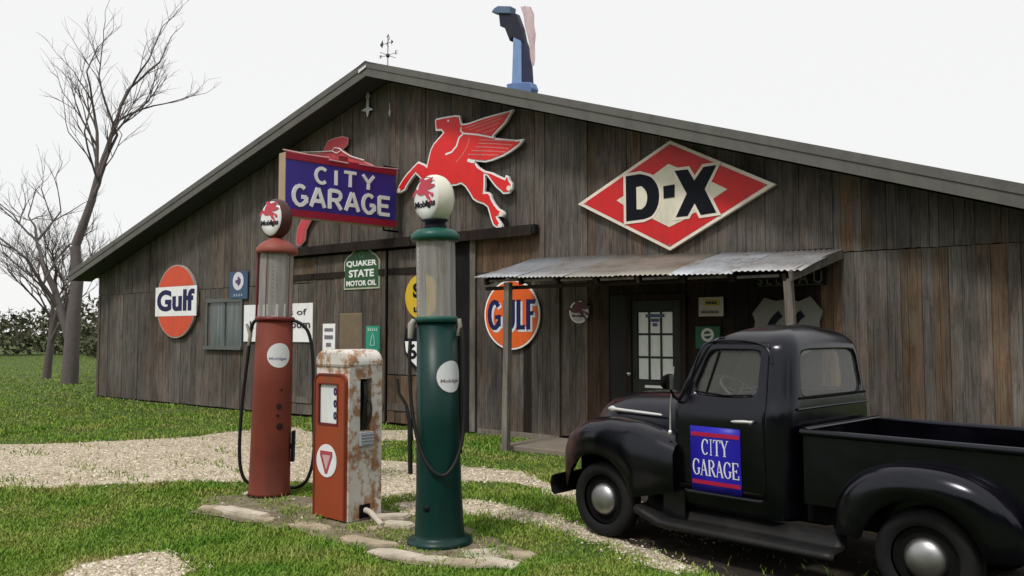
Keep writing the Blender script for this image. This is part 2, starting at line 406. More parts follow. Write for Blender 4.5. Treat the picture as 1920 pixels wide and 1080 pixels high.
c = t.ramp(f, [(.36, (.07, .18, .012)), (.48, (.135, .27, .025)), (.6, (.22, .31, .045)), (.76, (.36, .33, .12))])
t.lk(c, t.b.inputs['Base Color']); t.b.inputs['Roughness'].default_value = .6; t.b.inputs['Specular IOR Level'].default_value = .25
M_grass = t.m
go = ob('grass', grass_mesh(), M_grass); go['kind'] = 'stuff'
def pebble_mesh():
    x, y = scatter_points(190000, 4.6, 22); g = np.zeros(len(x), bool)
    for p in PATHS: g |= inside(p, x + rng.normal(0, .07, len(x)), y + rng.normal(0, .1, len(x)))
    isl = inside(ISLAND, x, y) & (rng.random(len(x)) < .16); g |= isl
    x, y = x[g], y[g]; n = len(x); r = (.0045 + .015 * rng.random(n) ** 3.2) * (.8 + .03 * y)
    base = np.array([(1, 0, 0), (0, 1, 0), (-1, 0, 0), (0, -1, 0), (0, 0, .75), (.7, .7, .45), (-.7, .7, .4)])
    oc = np.array([(1, 0, 0), (.5, .87, 0), (-.5, .87, 0), (-1, 0, 0), (-.5, -.87, 0), (.5, -.87, 0), (.3, .1, .7), (-.3, -.1, .7)])
    V = oc[None] * r[:, None, None] * (.75 + .5 * rng.random((n, 8, 3))); a = rng.random(n) * 6.28; c, s = np.cos(a), np.sin(a)
    X = V[:, :, 0] * c[:, None] - V[:, :, 1] * s[:, None] + x[:, None]; Y = V[:, :, 0] * s[:, None] + V[:, :, 1] * c[:, None] + y[:, None]
    V = np.stack([X, Y, V[:, :, 2] + .004], 2)
    F = np.array([[0, 1, 6], [1, 2, 6], [2, 7, 6], [2, 3, 7], [3, 4, 7], [4, 5, 7], [5, 6, 7], [5, 0, 6]])
    T = (F[None] + (np.arange(n) * 8)[:, None, None]).reshape(-1)
    return raw_mesh('pebbles', V.reshape(-1, 3), T.astype(np.int32), 3)
t = NT('pebble_stone'); pos = t.new('ShaderNodeNewGeometry').outputs['Position']
v = t.new('ShaderNodeTexVoronoi'); v.inputs['Scale'].default_value = 30; t.lk(pos, v.inputs['Vector'])
sx = t.new('ShaderNodeSeparateColor'); t.lk(v.outputs['Color'], sx.inputs[0])
t.lk(t.ramp(sx.outputs[0], [(0, (.22, .18, .13)), (.3, (.43, .365, .28)), (.7, (.62, .54, .43)), (1, (.78, .72, .62))]), t.b.inputs['Base Color']); t.b.inputs['Roughness'].default_value = .9
po = ob('pebbles', pebble_mesh(), t.m); po['kind'] = 'stuff'

# ------------------------------------------------------------------ barn
barn = thing('barn', 'weathered plank barn with a broad low gable roof, covered in old signs', 'barn', W0, (0, 0, PHI))
RS, RZ, SL, SR = -2.18, 7.06, .292, .333            # ridge position, height, slopes to the left and right
SA, SB = -14.0, 9.2
def roof_z(s): return RZ - (SL * (RS - s) if s < RS else SR * (s - RS))
REC0, REC1, RECD, RECZ = 1.97, 6.25, .0, 2.88      # recessed porch bay
wm = MB()
def wallpoly(s0, s1, z0):
    p = [(s0, z0), (s1, z0), (s1, roof_z(s1) - .2)]
    if s0 < RS < s1: p.append((RS, RZ - .2))
    return p + [(s0, roof_z(s0) - .2)]
wm.prism(wallpoly(SA, SB, 0), .03, .1)
front_wall = ob('front_wall', wm, M_black, barn)
bw = MB(); bw.box(SA, SA + .1, .1, 16, 0, roof_z(SA) - .2).box(SB - .1, SB, .1, 16, 0, roof_z(SB) - .2); bw.prism(wallpoly(SA, SB, 0), 16, 16.1)
ob('rear_wall', bw, M_wood_d, barn)
def plank(parent, s0, s1, z0, za, zb, y, m, th=.028):
    c = (s0 + s1) / 2; h = (s1 - s0) / 2; t0 = random.uniform(-.004, .004)
    vs = [(-h, 0, z0), (h, 0, z0 + random.uniform(-.01, .01)), (h, th, z0), (-h, th, z0), (-h, 0, za), (h, 0, zb), (h, th, zb), (-h, th, za)]
    fs = [(0, 1, 5, 4), (1, 2, 6, 5), (3, 0, 4, 7), (4, 5, 6, 7), (0, 3, 2, 1)]
    o = ob('plank', MB().add([(x, yy + t0, z - z0) for x, yy, z in vs], fs), m, parent, loc=(c, y + random.uniform(-.007, .007), z0))
    return o
def run(parent, s0, s1, zlo, zhi, y, m, wmin=.12, wmax=.19, skip=None, slant=None, alt=None, p_alt=.12):
    s = s0
    while s < s1 - .02:
        e = min(s + random.uniform(wmin * .7, wmax * 1.15), s1)
        if s1 - e < .06: e = s1
        g = random.uniform(.001, .007); a, b = s + g / 2, e - g / 2
        mm = alt if (alt and random.random() < p_alt) else m
        top = (lambda q: roof_z(q) - .2) if slant else (lambda q: zhi)
        segs = [(zlo, None)]
        if skip and skip[0] < (a + b) / 2 < skip[1]: segs = [(zlo, skip[2]), (skip[3], None)]
        for q0, q1 in segs:
            plank(parent, a, b, q0, q1 if q1 else top(a), q1 if q1 else top(b), y, mm)
        s = e
WIN = (-8.43, -7.07, 1.49, 2.54)
SEAM = 2.88
run(front_wall, SA, -5.3, .04, SEAM, 0, M_wood, skip=WIN, wmin=.14, wmax=.2)
run(front_wall, 0.02, REC0, .04, SEAM, 0, M_wood, alt=M_wood_d)
run(front_wall, REC1, SB, .04, SEAM, 0, M_wood, alt=M_wood_b, p_alt=.45, wmin=.1, wmax=.16)
run(front_wall, SA, -5.3, SEAM + .012, 0, 0, M_wood, slant=True, wmin=.14, wmax=.2)
run(front_wall, -5.3, 0.02, 3.5, 0, 0, M_wood, slant=True, wmin=.14, wmax=.2)
run(front_wall, 0.02, 1.52, SEAM + .012, 3.5, -.004, M_wood_b)
run(front_wall, 0.02, 1.52, 3.51, 0, 0, M_wood, slant=True)
run(front_wall, 1.52, SB, SEAM + .012, 0, 0, M_wood, slant=True, alt=M_wood_b, p_alt=.07, wmin=.105, wmax=.165)
DR = (W(1186, 650)[0], W(1276, 650)[0])
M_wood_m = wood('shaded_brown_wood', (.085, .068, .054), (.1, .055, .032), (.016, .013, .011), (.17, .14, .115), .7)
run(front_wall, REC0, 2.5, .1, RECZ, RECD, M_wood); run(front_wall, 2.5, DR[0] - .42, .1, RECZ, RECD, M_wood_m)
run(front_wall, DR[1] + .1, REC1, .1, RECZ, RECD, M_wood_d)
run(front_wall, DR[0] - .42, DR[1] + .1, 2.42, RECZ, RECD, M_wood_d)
ob('corner_trim', MB().box(0, .13, -.05, -.018, .03, 3.5), M_wood_p, front_wall, bevel=.004)
ob('corner_trim', MB().box(REC0 - .1, REC0 + .0, -.045, -.012, .05, 2.8), M_wood, front_wall, bevel=.004)
ob('sill_board', MB().box(.2, REC0, -.06, -.012, .0, .1), M_wood_p, front_wall, bevel=.004)
ob('door_jamb', MB().box(-.34, -.02, -.03, .02, 0, 3.48), M_black, front_wall)
ob('door_jamb', MB().box(-5.36, -5.24, -.05, -.012, 0, 3.5), M_wood_d, front_wall)
# sliding barn doors of planks under their track
for a, b, m, y in ((-5.22, -4.42, M_wood_b, .0), (-4.4, -2.2, M_wood, -.03), (-2.14, -.36, M_wood, -.005)):
    d = ob('sliding_door', MB().box(a, b, y + .02, y + .05, .06, 3.44), M_black, barn)
    if m is M_wood_b:
        run(d, a, b, 2.9, 3.44, y - .02, M_wood_b); run(d, a, b, .06, 2.88, y - .02, M_wood)
    elif b > -1:
        run(d, a, b, 1.0, 3.44, y - .02, M_wood); run(d, a, b, .06, .98, y - .02, M_wood_b)
    else: run(d, a, b, .06, 3.44, y - .02, M_wood)
    for zz in (.3, 2.95):
        ob('door_rail', MB().box(a + .02, b - .02, y - .043, y - .0215, zz, zz + .13), M_wood_d if zz > 1 else M_wood, d, bevel=.003)
tb = MB().box(-5.32, 1.55, -.17, -.035, 3.5, 3.66); tb.box(-5.3, 1.5, -.2, -.175, 3.47, 3.63)
ob('door_track', tb, M_wood_d, barn, bevel=.006)
# roof: ribbed sheets, fascia boards, soffit
OV = .6
def rp(s, d, y): return (s, y, roof_z(s) - d)
rm = MB(); sL, sR = SA - .5, SB + .5
for s0, s1 in ((sL, RS), (RS, sR)):
    n = 2; vs = [rp(s0, 0, -OV), rp(s1, 0, -OV), rp(s1, 0, 16.5), rp(s0, 0, 16.5), rp(s0, .06, -OV), rp(s1, .06, -OV), rp(s1, .06, 16.5), rp(s0, .06, 16.5)]
    rm.add(vs, [(0, 1, 2, 3), (7, 6, 5, 4), (0, 4, 5, 1), (1, 5, 6, 2), (2, 6, 7, 3), (3, 7, 4, 0)])
    y = -.3
    while y < 16.4:
        rm.add([(s0, y - .02, roof_z(s0) + .001), (s1, y - .02, roof_z(s1) + .001), (s1, y, roof_z(s1) + .03), (s0, y, roof_z(s0) + .03), (s1, y + .02, roof_z(s1) + .001), (s0, y + .02, roof_z(s0) + .001)], [(0, 1, 2, 3), (3, 2, 4, 5)])
        y += .45
roof = ob('roof', rm, M_fascia, barn)
for s0, s1 in ((sL, RS), (RS, sR)):
    ob('fascia_board', MB().add([(s0, -OV - .035, roof_z(s0) + .035), (s1, -OV - .035, roof_z(s1) + .035), (s1, -OV - .035, roof_z(s1) - .235), (s0, -OV - .035, roof_z(s0) - .235),
        (s0, -OV - .004, roof_z(s0) + .035), (s1, -OV - .004, roof_z(s1) + .035), (s1, -OV - .004, roof_z(s1) - .235), (s0, -OV - .004, roof_z(s0) - .235)],
        [(0, 3, 2, 1), (4, 5, 6, 7), (0, 1, 5, 4), (2, 3, 7, 6), (1, 2, 6, 5), (0, 4, 7, 3)]), M_fascia, roof)
    ob('edge_trim', MB().add([(s0, -OV - .05, roof_z(s0) + .05), (s1, -OV - .05, roof_z(s1) + .05), (s1, -OV - .05, roof_z(s1) - .075), (s0, -OV - .05, roof_z(s0) - .075),
        (s0, -OV + .1, roof_z(s0) + .05), (s1, -OV + .1, roof_z(s1) + .05)], [(0, 3, 2, 1), (0, 1, 5, 4)]), M_fascia, roof)
    ob('soffit', MB().add([(s0, -OV, roof_z(s0) - .17), (s1, -OV, roof_z(s1) - .17), (s1, .02, roof_z(s1) - .17), (s0, .02, roof_z(s0) - .17)], [(3, 2, 1, 0)]), M_soffit, roof)
ob('ridge_cap', MB().prism([(RS - .32, RZ - .06), (RS, RZ + .06), (RS + .32, RZ - .07), (RS, RZ + .03)], -OV - .06, 16.5), M_fascia, roof)
ob('ridge_patch', MB().add([(RS - .19, -OV - .062, RZ - .155), (RS + .03, -OV - .062, RZ - .075), (RS + .03, -OV - .062, RZ - .03), (RS - .19, -OV - .062, RZ - .095)], [(0, 1, 2, 3)]), paint('pale_patch', (.7, .7, .7)), roof)
# window
w = MB(); a, b, c, d = WIN
w.box(a - .07, b + .07, -.05, .028, d, d + .09).box(a - .1, b + .1, -.09, .028, c - .08, c).box(a - .07, a, -.045, .028, c, d).box(b, b + .07, -.045, .028, c, d).box((a + b) / 2 - .03, (a + b) / 2 + .03, -.02, .02, c, d)
win = ob('window', w, paint('grey_window_frame', (.12, .13, .12), .7), barn, bevel=.004)
t = NT('curtained_glass'); tc = t.new('ShaderNodeTexCoord').outputs['Object']; n1 = t.noise(mapped(t, tc, (9, 1, .4)), 1.5, 3)
t.lk(t.ramp(n1, [(.3, (.05, .062, .06)), (.7, (.14, .165, .16))]), t.b.inputs['Base Color']); t.b.inputs['Roughness'].default_value = .12
ob('pane', MB().box(a, (a + b) / 2 - .03, .0, .01, c, d), t.m, win); ob('pane', MB().box((a + b) / 2 + .03, b, .006, .016, c, d), t.m, win)
# office door in the recess
d0, d1 = DR; yd = RECD
dm = MB(); z0, z1 = .12, 2.31; yd = .03
ob('dark_side_panel', MB().box(DR[0] - .41, DR[0] - .11, .0, .028, .1, 2.41), paint('near_black_panel', (.014, .014, .014), .7), front_wall, bevel=.004)  # near-black upright panel left of the door
gx0, gz1 = W(1195, 584, .0); gx1, gz0 = W(1263, 715, .0)
dm.box(d0, gx0, yd - .04, yd, z0, z1).box(gx1, d1, yd - .04, yd, z0, z1).box(gx0, gx1, yd - .04, yd, z0, gz0).box(gx0, gx1, yd - .04, yd, gz1, z1)
door = ob('door', dm, paint('dark_green_door', (.018, .026, .022), .6), barn, bevel=.005)
fr = MB().box(d0 - .1, d0 - .005, yd - .07, yd + .02, .1, z1 + .1).box(d1 + .005, d1 + .1, yd - .07, yd + .02, .1, z1 + .1).box(d0 - .005, d1 + .005, yd - .07, yd + .02, z1 + .006, z1 + .1)
ob('door_frame', fr, M_wood_d, door, bevel=.004)
t = NT('pale_curtain_pane'); tc = t.new('ShaderNodeTexCoord').outputs['Object']; n1 = t.noise(mapped(t, tc, (6, 1, 2)), 2, 3)
t.lk(t.ramp(n1, [(.3, (.7, .76, .71)), (.7, (.86, .88, .85))]), t.b.inputs['Base Color']); t.b.inputs['Roughness'].default_value = .1
M_pane = t.m
for i in range(3):
    for j in range(3):
        e = .016; px0 = gx0 + (gx1 - gx0) * i / 3; px1 = gx0 + (gx1 - gx0) * (i + 1) / 3; pz0 = gz0 + (gz1 - gz0) * j / 3; pz1 = gz0 + (gz1 - gz0) * (j + 1) / 3
        ob('pane', MB().box(px0 + e, px1 - e, yd - .02, yd - .012, pz0 + e, pz1 - e), M_pane, door)
mt = MB()
for i in (1, 2):
    q = gx0 + (gx1 - gx0) * i / 3; mt.box(q - .016, q + .016, yd - .032, yd - .006, gz0, gz1)
    q = gz0 + (gz1 - gz0) * i / 3; mt.box(gx0, gx1, yd - .031, yd - .007, q - .016, q + .016)
ob('muntins', mt, MATS['dark_green_door'], door)
dn = MB(); xm = (gx0 + gx1) / 2
dn.strip([(xm - .16, gz1 - .07), (xm + .16, gz1 - .07)], .05, yd - .0335, yd - .0325).strip([(xm - .07, gz1 - .14), (xm + .07, gz1 - .14)], .05, yd - .0335, yd - .0325).strip([(xm - .04, gz1 - .21), (xm + .04, gz1 - .21)], .05, yd - .0335, yd - .0325)
ob('window_sticker', dn, paint('blue_sticker', (.08, .1, .22)), door)
ob('handle', MB().lathe([(0, .07), (.03, .065), (.036, .045), (.02, .02), (.014, 0)], 16, (d0 - .02, yd - .07, 1.17), (0, -1, 0)), paint('nickel', (.6, .6, .58), .25, .1, metal=1), door)
ob('pale_door_bar', MB().box(xm - .17, xm + .13, yd - .055, yd - .041, .96, 1.0), paint('pale_bar_coat', (.85, .85, .83), .3, .05, dirt_amt=0), door)  # narrow pale bar below the door glass
# porch: corrugated roof on posts
M_tin = []
for k, cc in enumerate(((.3, .315, .34), (.27, .27, .27), (.235, .22, .195), (.245, .22, .19), (.37, .39, .42), (.32, .32, .325))):
    M_tin.append(paint('old_tin_%d' % k, cc, .5, .25, 5, (.13, .09, .06), .75, metal=.3, dirt_scale=2.5))
aw = ob('porch_roof', MB().box(1.5, 6.42, -1.42, -1.36, 2.475, 2.53).box(1.5, 6.42, -.06, -.035, 2.86, 2.95).box(1.5, 6.42, -.8, -.74, 2.68, 2.73), M_wood_d, barn)
AO = 1.62
def aw_z(s, y):
    f = -y / AO; return (3.09 - .03 * (s - 1.4)) * (1 - f) + (2.655 - .026 * (s - 1.6)) * f
nsh = 6
for k in range(nsh):
    sa = 1.44 + (6.52 - 1.44) * k / nsh - (.04 if k else 0); sb = 1.44 + (6.52 - 1.44) * (k + 1) / nsh
    n = 84; ex = random.uniform(-.05, .05); dz = random.uniform(-.004, .01); rows = []
    for y in (-.03, -.55, -1.1, -AO + ex):
        rows.append([(q + (.14 * (-y / AO) if k == 0 and i == 0 else 0), y, aw_z(q, y) + dz + .0085 * math.sin(q * 2 * math.pi / .076) * (1 + .3 * math.sin(q * 3.1)) + .0025 * (k % 2) + .012 * math.sin(y * 2.5 + k)) for i, q in enumerate([sa + (sb - sa) * i / n for i in range(n + 1)])])
    ob('roof_sheet', MB().loft(rows), M_tin[k], aw, solid=.003)
for k in range(8):
    s = 1.62 + k * (6.3 - 1.62) / 7
    ob('rafter', MB().beam((s, -.03, aw_z(s, -.03) - .075), (s, -1.56, aw_z(s, -1.56) - .075), .05, .1), M_wood_d, aw, bevel=.004)
for k in range(7):
    s = 1.62 + k * (6.3 - 1.62) / 7
    ob('eave_batten', MB().box(s + .06, s + .6, -1.535, -1.5, aw_z(s, -1.5) - .095, aw_z(s, -1.5) - .06), M_wood_p, aw)
ob('barge_board', MB().beam((6.4, -1.64, aw_z(6.4, -1.6) - .05), (6.55, -.03, aw_z(6.5, 0) - .07), .035, .13), M_wood_p, aw, bevel=.004)
for (pb, pt) in (((945, 848), (950, 522)), ((1497, 700), (1478, 515))):
    if pb[1] == 848: a = (1.97, -1.49, 0); b = (2.0, -1.47, 2.58)
    else: a = (6.43, -1.46, 0); b = (6.33, -1.5, 2.46)
    ob('post', MB().beam(a, b, .1, .1, (0, 1, 0)), M_wood_p, aw, bevel=.006)
ob('porch_slab', MB().box(1.75, 6.9, -1.35, -.07, .0, .08), paint('porch_concrete', (.22, .19, .15), .9, .3, bump=.3), barn, bevel=.01)

# ------------------------------------------------------------------ signs on the barn
M_red = paint('red_enamel', (.62, .018, .02), .38, .12, 3, (.25, .03, .03), .5, chips=.75)
M_redbright = paint('bright_red_enamel', (.74, .022, .022), .4, .1, 3, (.3, .02, .02), .35, chips=.75)
M_pink = paint('faded_red_enamel', (.52, .05, .065), .45, .2, 4, chips=.75)
M_cream = paint('cream_enamel', (.82, .73, .63), .42, .07, 4, (.45, .33, .22), .35, chips=.35)
M_white = paint('white_enamel', (.86, .86, .86), .42, .05, 4, (.45, .4, .34), .3, chips=.3)
M_ink = paint('black_enamel', (.006, .007, .012), .5, .2, dirt_amt=.05, spec=.12)
M_navy = paint('navy_enamel', (.014, .015, .075), .45, .2, dirt_amt=.1, spec=.15)
M_blue = paint('royal_blue_enamel', (.045, .032, .27), .4, .12, 3, (.02, .02, .1), .3, chips=.75)
M_orange = paint('orange_enamel', (.74, .115, .012), .42, .12, 5, (.35, .08, .02), .4, chips=.75)
M_gulfred = paint('orange_red_enamel', (.66, .075, .025), .42, .12, 5, (.35, .06, .02), .4, chips=.75)
M_maroon = paint('crimson_enamel', (.3, .012, .035), .42, .15, 4, chips=.75)
M_green_s = paint('dark_green_enamel', (.018, .085, .03), .42, .2, chips=.75)
M_teal_s = paint('teal_enamel', (.025, .3, .2), .45, .12, chips=.75)
M_yellow = paint('yellow_enamel', (.62, .42, .02), .45, .12, 4, (.3, .18, .02), .4, chips=.75)
M_steel = paint('sign_back_steel', (.22, .21, .2), .6, .2, dirt_amt=.4)

def sign_frame(px, py, off): return W(px, py, off)
# winged horse
ZA = [(580, 200), (600, 172), (700, 150), (800, 133), (870, 122), (938, 128), (952, 200), (968, 248), (1060, 235), (1300, 150), (1500, 95), (1620, 65), (1705, 38), (1655, 130), (1590, 240), (1500, 335), (1425, 415), (1440, 447), (1600, 465), (1760, 478), (1862, 462), (1790, 560), (1680, 640), (1560, 712), (1400, 775), (1300, 800), (1150, 785), (1200, 860), (1290, 918)]
ZB = [(1400, 98), (1500, 148), (1585, 185), (1600, 140), (1640, 155), (1655, 210), (1692, 262), (1692, 340), (1645, 405), (1560, 412), (1520, 370), (1460, 320), (1395, 240), (1330, 150), (1300, 140), (1300, 300), (1290, 385), (1345, 382), (1385, 420), (1400, 480), (1445, 560), (1495, 620), (1565, 655), (1585, 700), (1560, 745), (1500, 735), (1480, 745), (1505, 790), (1545, 850), (1555, 893), (1470, 902), (1415, 862), (1385, 780), (1358, 680), (1335, 605), (1280, 562), (1190, 532), (1125, 490), (1075, 400), (1015, 312), (955, 265), (880, 290), (800, 298), (660, 320), (520, 300), (430, 240), (370, 190), (300, 120), (235, 200), (172, 300), (150, 355), (60, 405), (15, 388), (55, 300), (120, 190), (190, 100), (240, 50)]
ZC = [(250, 880), (340, 788), (430, 825), (462, 850), (488, 730), (515, 620), (560, 530), (635, 445), (695, 378), (672, 345), (590, 345), (588, 300)]
hp = [(740 + x / 7.68, 200 + y / 7.68) for x, y in ZA] + [(740 + x / 7.68, 310 + y / 7.68) for x, y in ZB] + [(740 + x / 7.68, 200 + y / 7.68) for x, y in ZC]
OFFH = .14
hc = W(860, 318, OFFH)
def hl(p, b=None):
    q = W(740 + p[0] / 7.68, (310 if b else 200) + p[1] / 7.68, OFFH); return (q[0] - hc[0], q[1] - hc[1])
horse = [(W(x, y, OFFH)[0] - hc[0], W(x, y, OFFH)[1] - hc[1]) for x, y in hp]
hs = wall_thing('winged_horse_sign', 'large bright red flying winged horse cut-out sign edged in white, above the door track', 'sign', hc[0], hc[1], OFFH)
ob('outline', MB().prism(horse, 0, .05), M_white, hs)
hin = inset(horse, .034)
ob('body', MB().prism(hin, -.012, -.001), M_redbright, hs)
fl = MB()
for pts in ([(1230, 480), (1460, 487), (1740, 500)], [(1210, 530), (1440, 535), (1700, 555)], [(1180, 580), (1420, 588), (1650, 605)], [(1120, 635), (1380, 642), (1600, 655)], [(1060, 690), (1300, 695), (1500, 700)],
            [(1030, 310), (1300, 215), (1590, 110)], [(1080, 335), (1320, 255), (1560, 165)], [(1180, 355), (1350, 300), (1510, 235)], [(1280, 385), (1400, 345), (1460, 315)],
            [(1090, 450), (1050, 580), (980, 700), (890, 800)]):
    fl.strip([hl(p) for p in pts], .018, -.016, -.0125)
ob('feather_lines', fl, paint('pink_enamel', (.7, .2, .19), .45), hs)
f2 = MB()
for pts, w_ in (([(968, 300), (960, 350), (1000, 388), (1200, 405), (1440, 450)], .03), ([(1000, 388), (935, 450), (900, 570), (830, 655), (740, 690)], .034), ([(1060, 770), (1120, 790), (1160, 790)], .06)):
    f2.strip([hl(p) for p in pts], w_, -.018, -.0126)
ob('eye', MB().disc(*hl((780, 205)), .022, .022, -.018, -.0125, 12), M_white, hs)
for q in ((1650, 330), (1525, 868), (1540, 700), (62, 365)): ob('hoof', MB().disc(*hl(q, 1), .052, .047, -.0175, -.0125, 10), M_cream, hs)
ob('wing_line', f2, M_white, hs)
for q in ((-.1, .1), (.35, -.2), (.3, .5)): ob('mounting_bracket', MB().beam((q[0], .05, q[1]), (q[0], OFFH, q[1]), .05, .05), M_steel, hs)

# second winged horse, mostly behind the projecting sign
o2 = .1; c2 = W(610, 350, o2)
def h2(p): q = W(510 + p[0] / 4.696, 240 + p[1] / 4.696, o2); return (q[0] - c2[0], q[1] - c2[1])
s2 = wall_thing('winged_horse_sign', 'faded red winged horse sign mostly hidden behind the blue projecting sign', 'sign', c2[0], c2[1], o2)
P2 = [(445, 215), (470, 150), (500, 105), (560, 85), (620, 70), (670, 85), (662, 150), (620, 190), (680, 235), (760, 270), (900, 330), (880, 560), (700, 660), (420, 720), (350, 800), (300, 900), (290, 990), (255, 1035), (215, 1030), (215, 960), (225, 880), (270, 790), (300, 690), (250, 500), (330, 330), (250, 270), (160, 215), (150, 190), (330, 225)]
h2p = [h2(p) for p in P2]
ob('outline', MB().prism(h2p, 0, .03), paint('faded_pink_enamel', (.6, .28, .26), .5), s2)
ob('body', MB().prism(inset(h2p, .022), -.01, -.001), M_pink, s2)
nl = MB(); nl.tube([(x, -.03, z) for x, z in [h2(p) for p in ((150, 200), (250, 215), (400, 212), (540, 205), (560, 175), (610, 185), (640, 215), (700, 250), (820, 285))]], .011, 6)
nl.tube([(x, -.035, z) for x, z in [h2(p) for p in ((540, 205), (580, 225), (620, 200), (600, 178))]], .01, 6)
ob('neon_tube', nl, M_white, s2)
for q in (-.1, .2): ob('mounting_bracket', MB().box(-.1, -.04, .03, .1, q, q + .1), M_steel, s2)

# blue projecting sign
A = Wp(-1.76, 0, .2); YAW = R(43.4 + 0)
zt, zb = 4.99, 3.86; Ls = 2.36
ps = thing('projecting_sign', 'blue box sign with white block letters and crimson bands, jutting out from the barn front', 'sign', (A.x, A.y, zb), (0, 0, YAW))
Hs = zt - zb
def pbx(y0, y1): return MB().box(-Ls, 0, y0, y1, 0, Hs)
ob('cabinet', MB().box(-Ls, 0, .012, .25, 0.0, Hs), paint('tan_sign_casing', (.4, .29, .19), .55, .15), ps, bevel=.01)
ob('face', MB().box(-Ls + .01, -.01, 0, .0115, .13, Hs - .13), M_blue, ps)
for q0_, q1_ in ((0, .125), (Hs - .125, Hs)): ob('band', MB().box(-Ls, 0, -.012, .0115, q0_, q1_), M_maroon, ps, bevel=.004) 
def glyph(ch, x, z, w, h):
    def P(*pts): return [(x + a * w, z + b * h) for a, b in pts]
    def arc(cx, cz, rx, rz, a0, a1, n=12): return [(cx + rx * math.cos(R(a0 + (a1 - a0) * i / n)), cz + rz * math.sin(R(a0 + (a1 - a0) * i / n))) for i in range(n + 1)]
    return {'C': [P(*arc(.52, .5, .46, .5, 48, 312))], 'I': [P((.5, 0), (.5, 1))], 'T': [P((0, 1), (1, 1)), P((.5, 1), (.5, 0))],
            'Y': [P((.02, 1), (.5, .48)), P((.98, 1), (.5, .48)), P((.5, .52), (.5, 0))],
            'G': [P(*arc(.52, .5, .46, .5, 48, 335)), P((.62, .44), (1, .44)), P((.96, .46), (.96, .14))],
            'A': [P((0, 0), (.48, 1.0)), P((1, 0), (.52, 1.0)), P((.2, .32), (.8, .32))],
            'R': [P((.08, 0), (.08, 1)), P((.08, .97), (.55, .97), (.78, .93), (.9, .8), (.9, .68), (.78, .53), (.55, .48), (.08, .48)), P((.5, .48), (.95, 0))],
            'E': [P((.08, 0), (.08, 1)), P((.08, .97), (.92, .97)), P((.08, .5), (.8, .5)), P((.08, .03), (.92, .03))]}[ch]
lt = MB(); k = 0
def word(mb, s_, x0, x1, z, h, th, y0, y1, gap=.28):
    n = len(s_); wid = [(.25 if c == 'I' else 1) for c in s_]; tot = sum(wid) + gap * (n - 1); un = (x1 - x0) / tot; x = x0
    for i, c in enumerate(s_):
        for j, st in enumerate(glyph(c, x, z, wid[i] * un, h)): mb.strip(st, th, y0 - .0006 * j, y1)
        x += (wid[i] + gap) * un
fx = lambda p: -Ls + (p - 140) / 965 * Ls
# letter positions read off the face
word(lt, 'CITY', -Ls + .58, -.52, .655, .27, .06, -.022, -.001, .55)
word(lt, 'GARAGE', -Ls + .14, -.14, .21, .345, .07, -.022, -.001, .3)
ob('lettering', lt, M_white, ps)
nb = MB().tube([(-Ls + .0, .1, Hs + .05), (-Ls + .5, .06, Hs + .02), (-Ls + .9, .05, Hs + .03)], .012, 6).tube([(-Ls + .85, -.03, Hs - .03), (-Ls + 1.25, -.03, Hs - .04)], .014, 6)
nb.tube([(-Ls + 1.5, -.03, Hs - .02), (-Ls + 1.9, -.03, Hs - .02), (-Ls + 2.4, -.03, Hs + .01)], .01, 6); ob('neon_tube', nb, paint('pink_tube', (.7, .4, .42), .3), ps)
M_rb = paint('red_bracket', (.3, .03, .03), .5)
ob('bracket', MB().tube([(-.2, .13, Hs), (-.2, .13, Hs + .06), (.17, .17, Hs + .06)], .02, 8), M_ink, ps); ob('bracket', MB().tube([(-.2, .13, .0), (-.2, .13, -.06), (.17, .17, -.06)], .02, 8), M_ink, ps)
ob('lamp_bracket', MB().box(-Ls + 1.1, -Ls + 1.3, .05, .2, Hs, Hs + .1), M_rb, ps)

# red diamond sign
dc = W(1256, 366, .1); dx = wall_thing('diamond_sign', 'big red diamond sign with cream border and two heavy black letters joined by a dash', 'sign', dc[0], dc[1], .1)
def D(px, py): q = W(px, py, .1); return (q[0] - dc[0], q[1] - dc[1])
dia = [D(1083, 383), D(1256, 263), D(1455, 345), D(1256, 470)]
ob('panel', MB().prism(dia, 0, .07), M_cream, dx, bevel=.006); ob('field', MB().prism(inset(dia, .055), -.006, -.001), M_red, dx)
st = [(1157, 376), (1190, 352), (1232, 320), (1256, 306), (1285, 322), (1330, 340), (1362, 354), (1335, 376), (1300, 402), (1280, 418), (1256, 425), (1230, 414), (1190, 394)]
z1_ = lambda X, Y: (1060 + X / 2.843, 200 + Y / 2.843)
star = [D(*z1_(*p)) for p in ((275, 500), (330, 465), (470, 365), (505, 340), (550, 305), (600, 325), (640, 345), (770, 395), (865, 440), (790, 490), (800, 560), (690, 565), (640, 600), (555, 642), (470, 600), (320, 530))]
ob('star', MB().prism(star, -.011, -.0065), paint('pale_cream_enamel', (.74, .7, .56), .42, .06), dx)
Dp = [(325, 372), (400, 360), (455, 375), (490, 415), (503, 470), (495, 530), (465, 580), (420, 600), (328, 612)]
Dh = [(382, 430), (410, 425), (432, 450), (440, 485), (432, 525), (410, 548), (384, 548)]
Xp = [(585, 343), (655, 335), (690, 395), (740, 322), (808, 312), (745, 440), (808, 565), (725, 578), (692, 515), (655, 583), (592, 590), (650, 465)]
def zz(l): return [D(*z1_(*p)) for p in l]
for q in (Dp, Xp): ob('letter_border', MB().prism(inset(zz(q), -.045), -.016, -.0115), M_cream, dx)
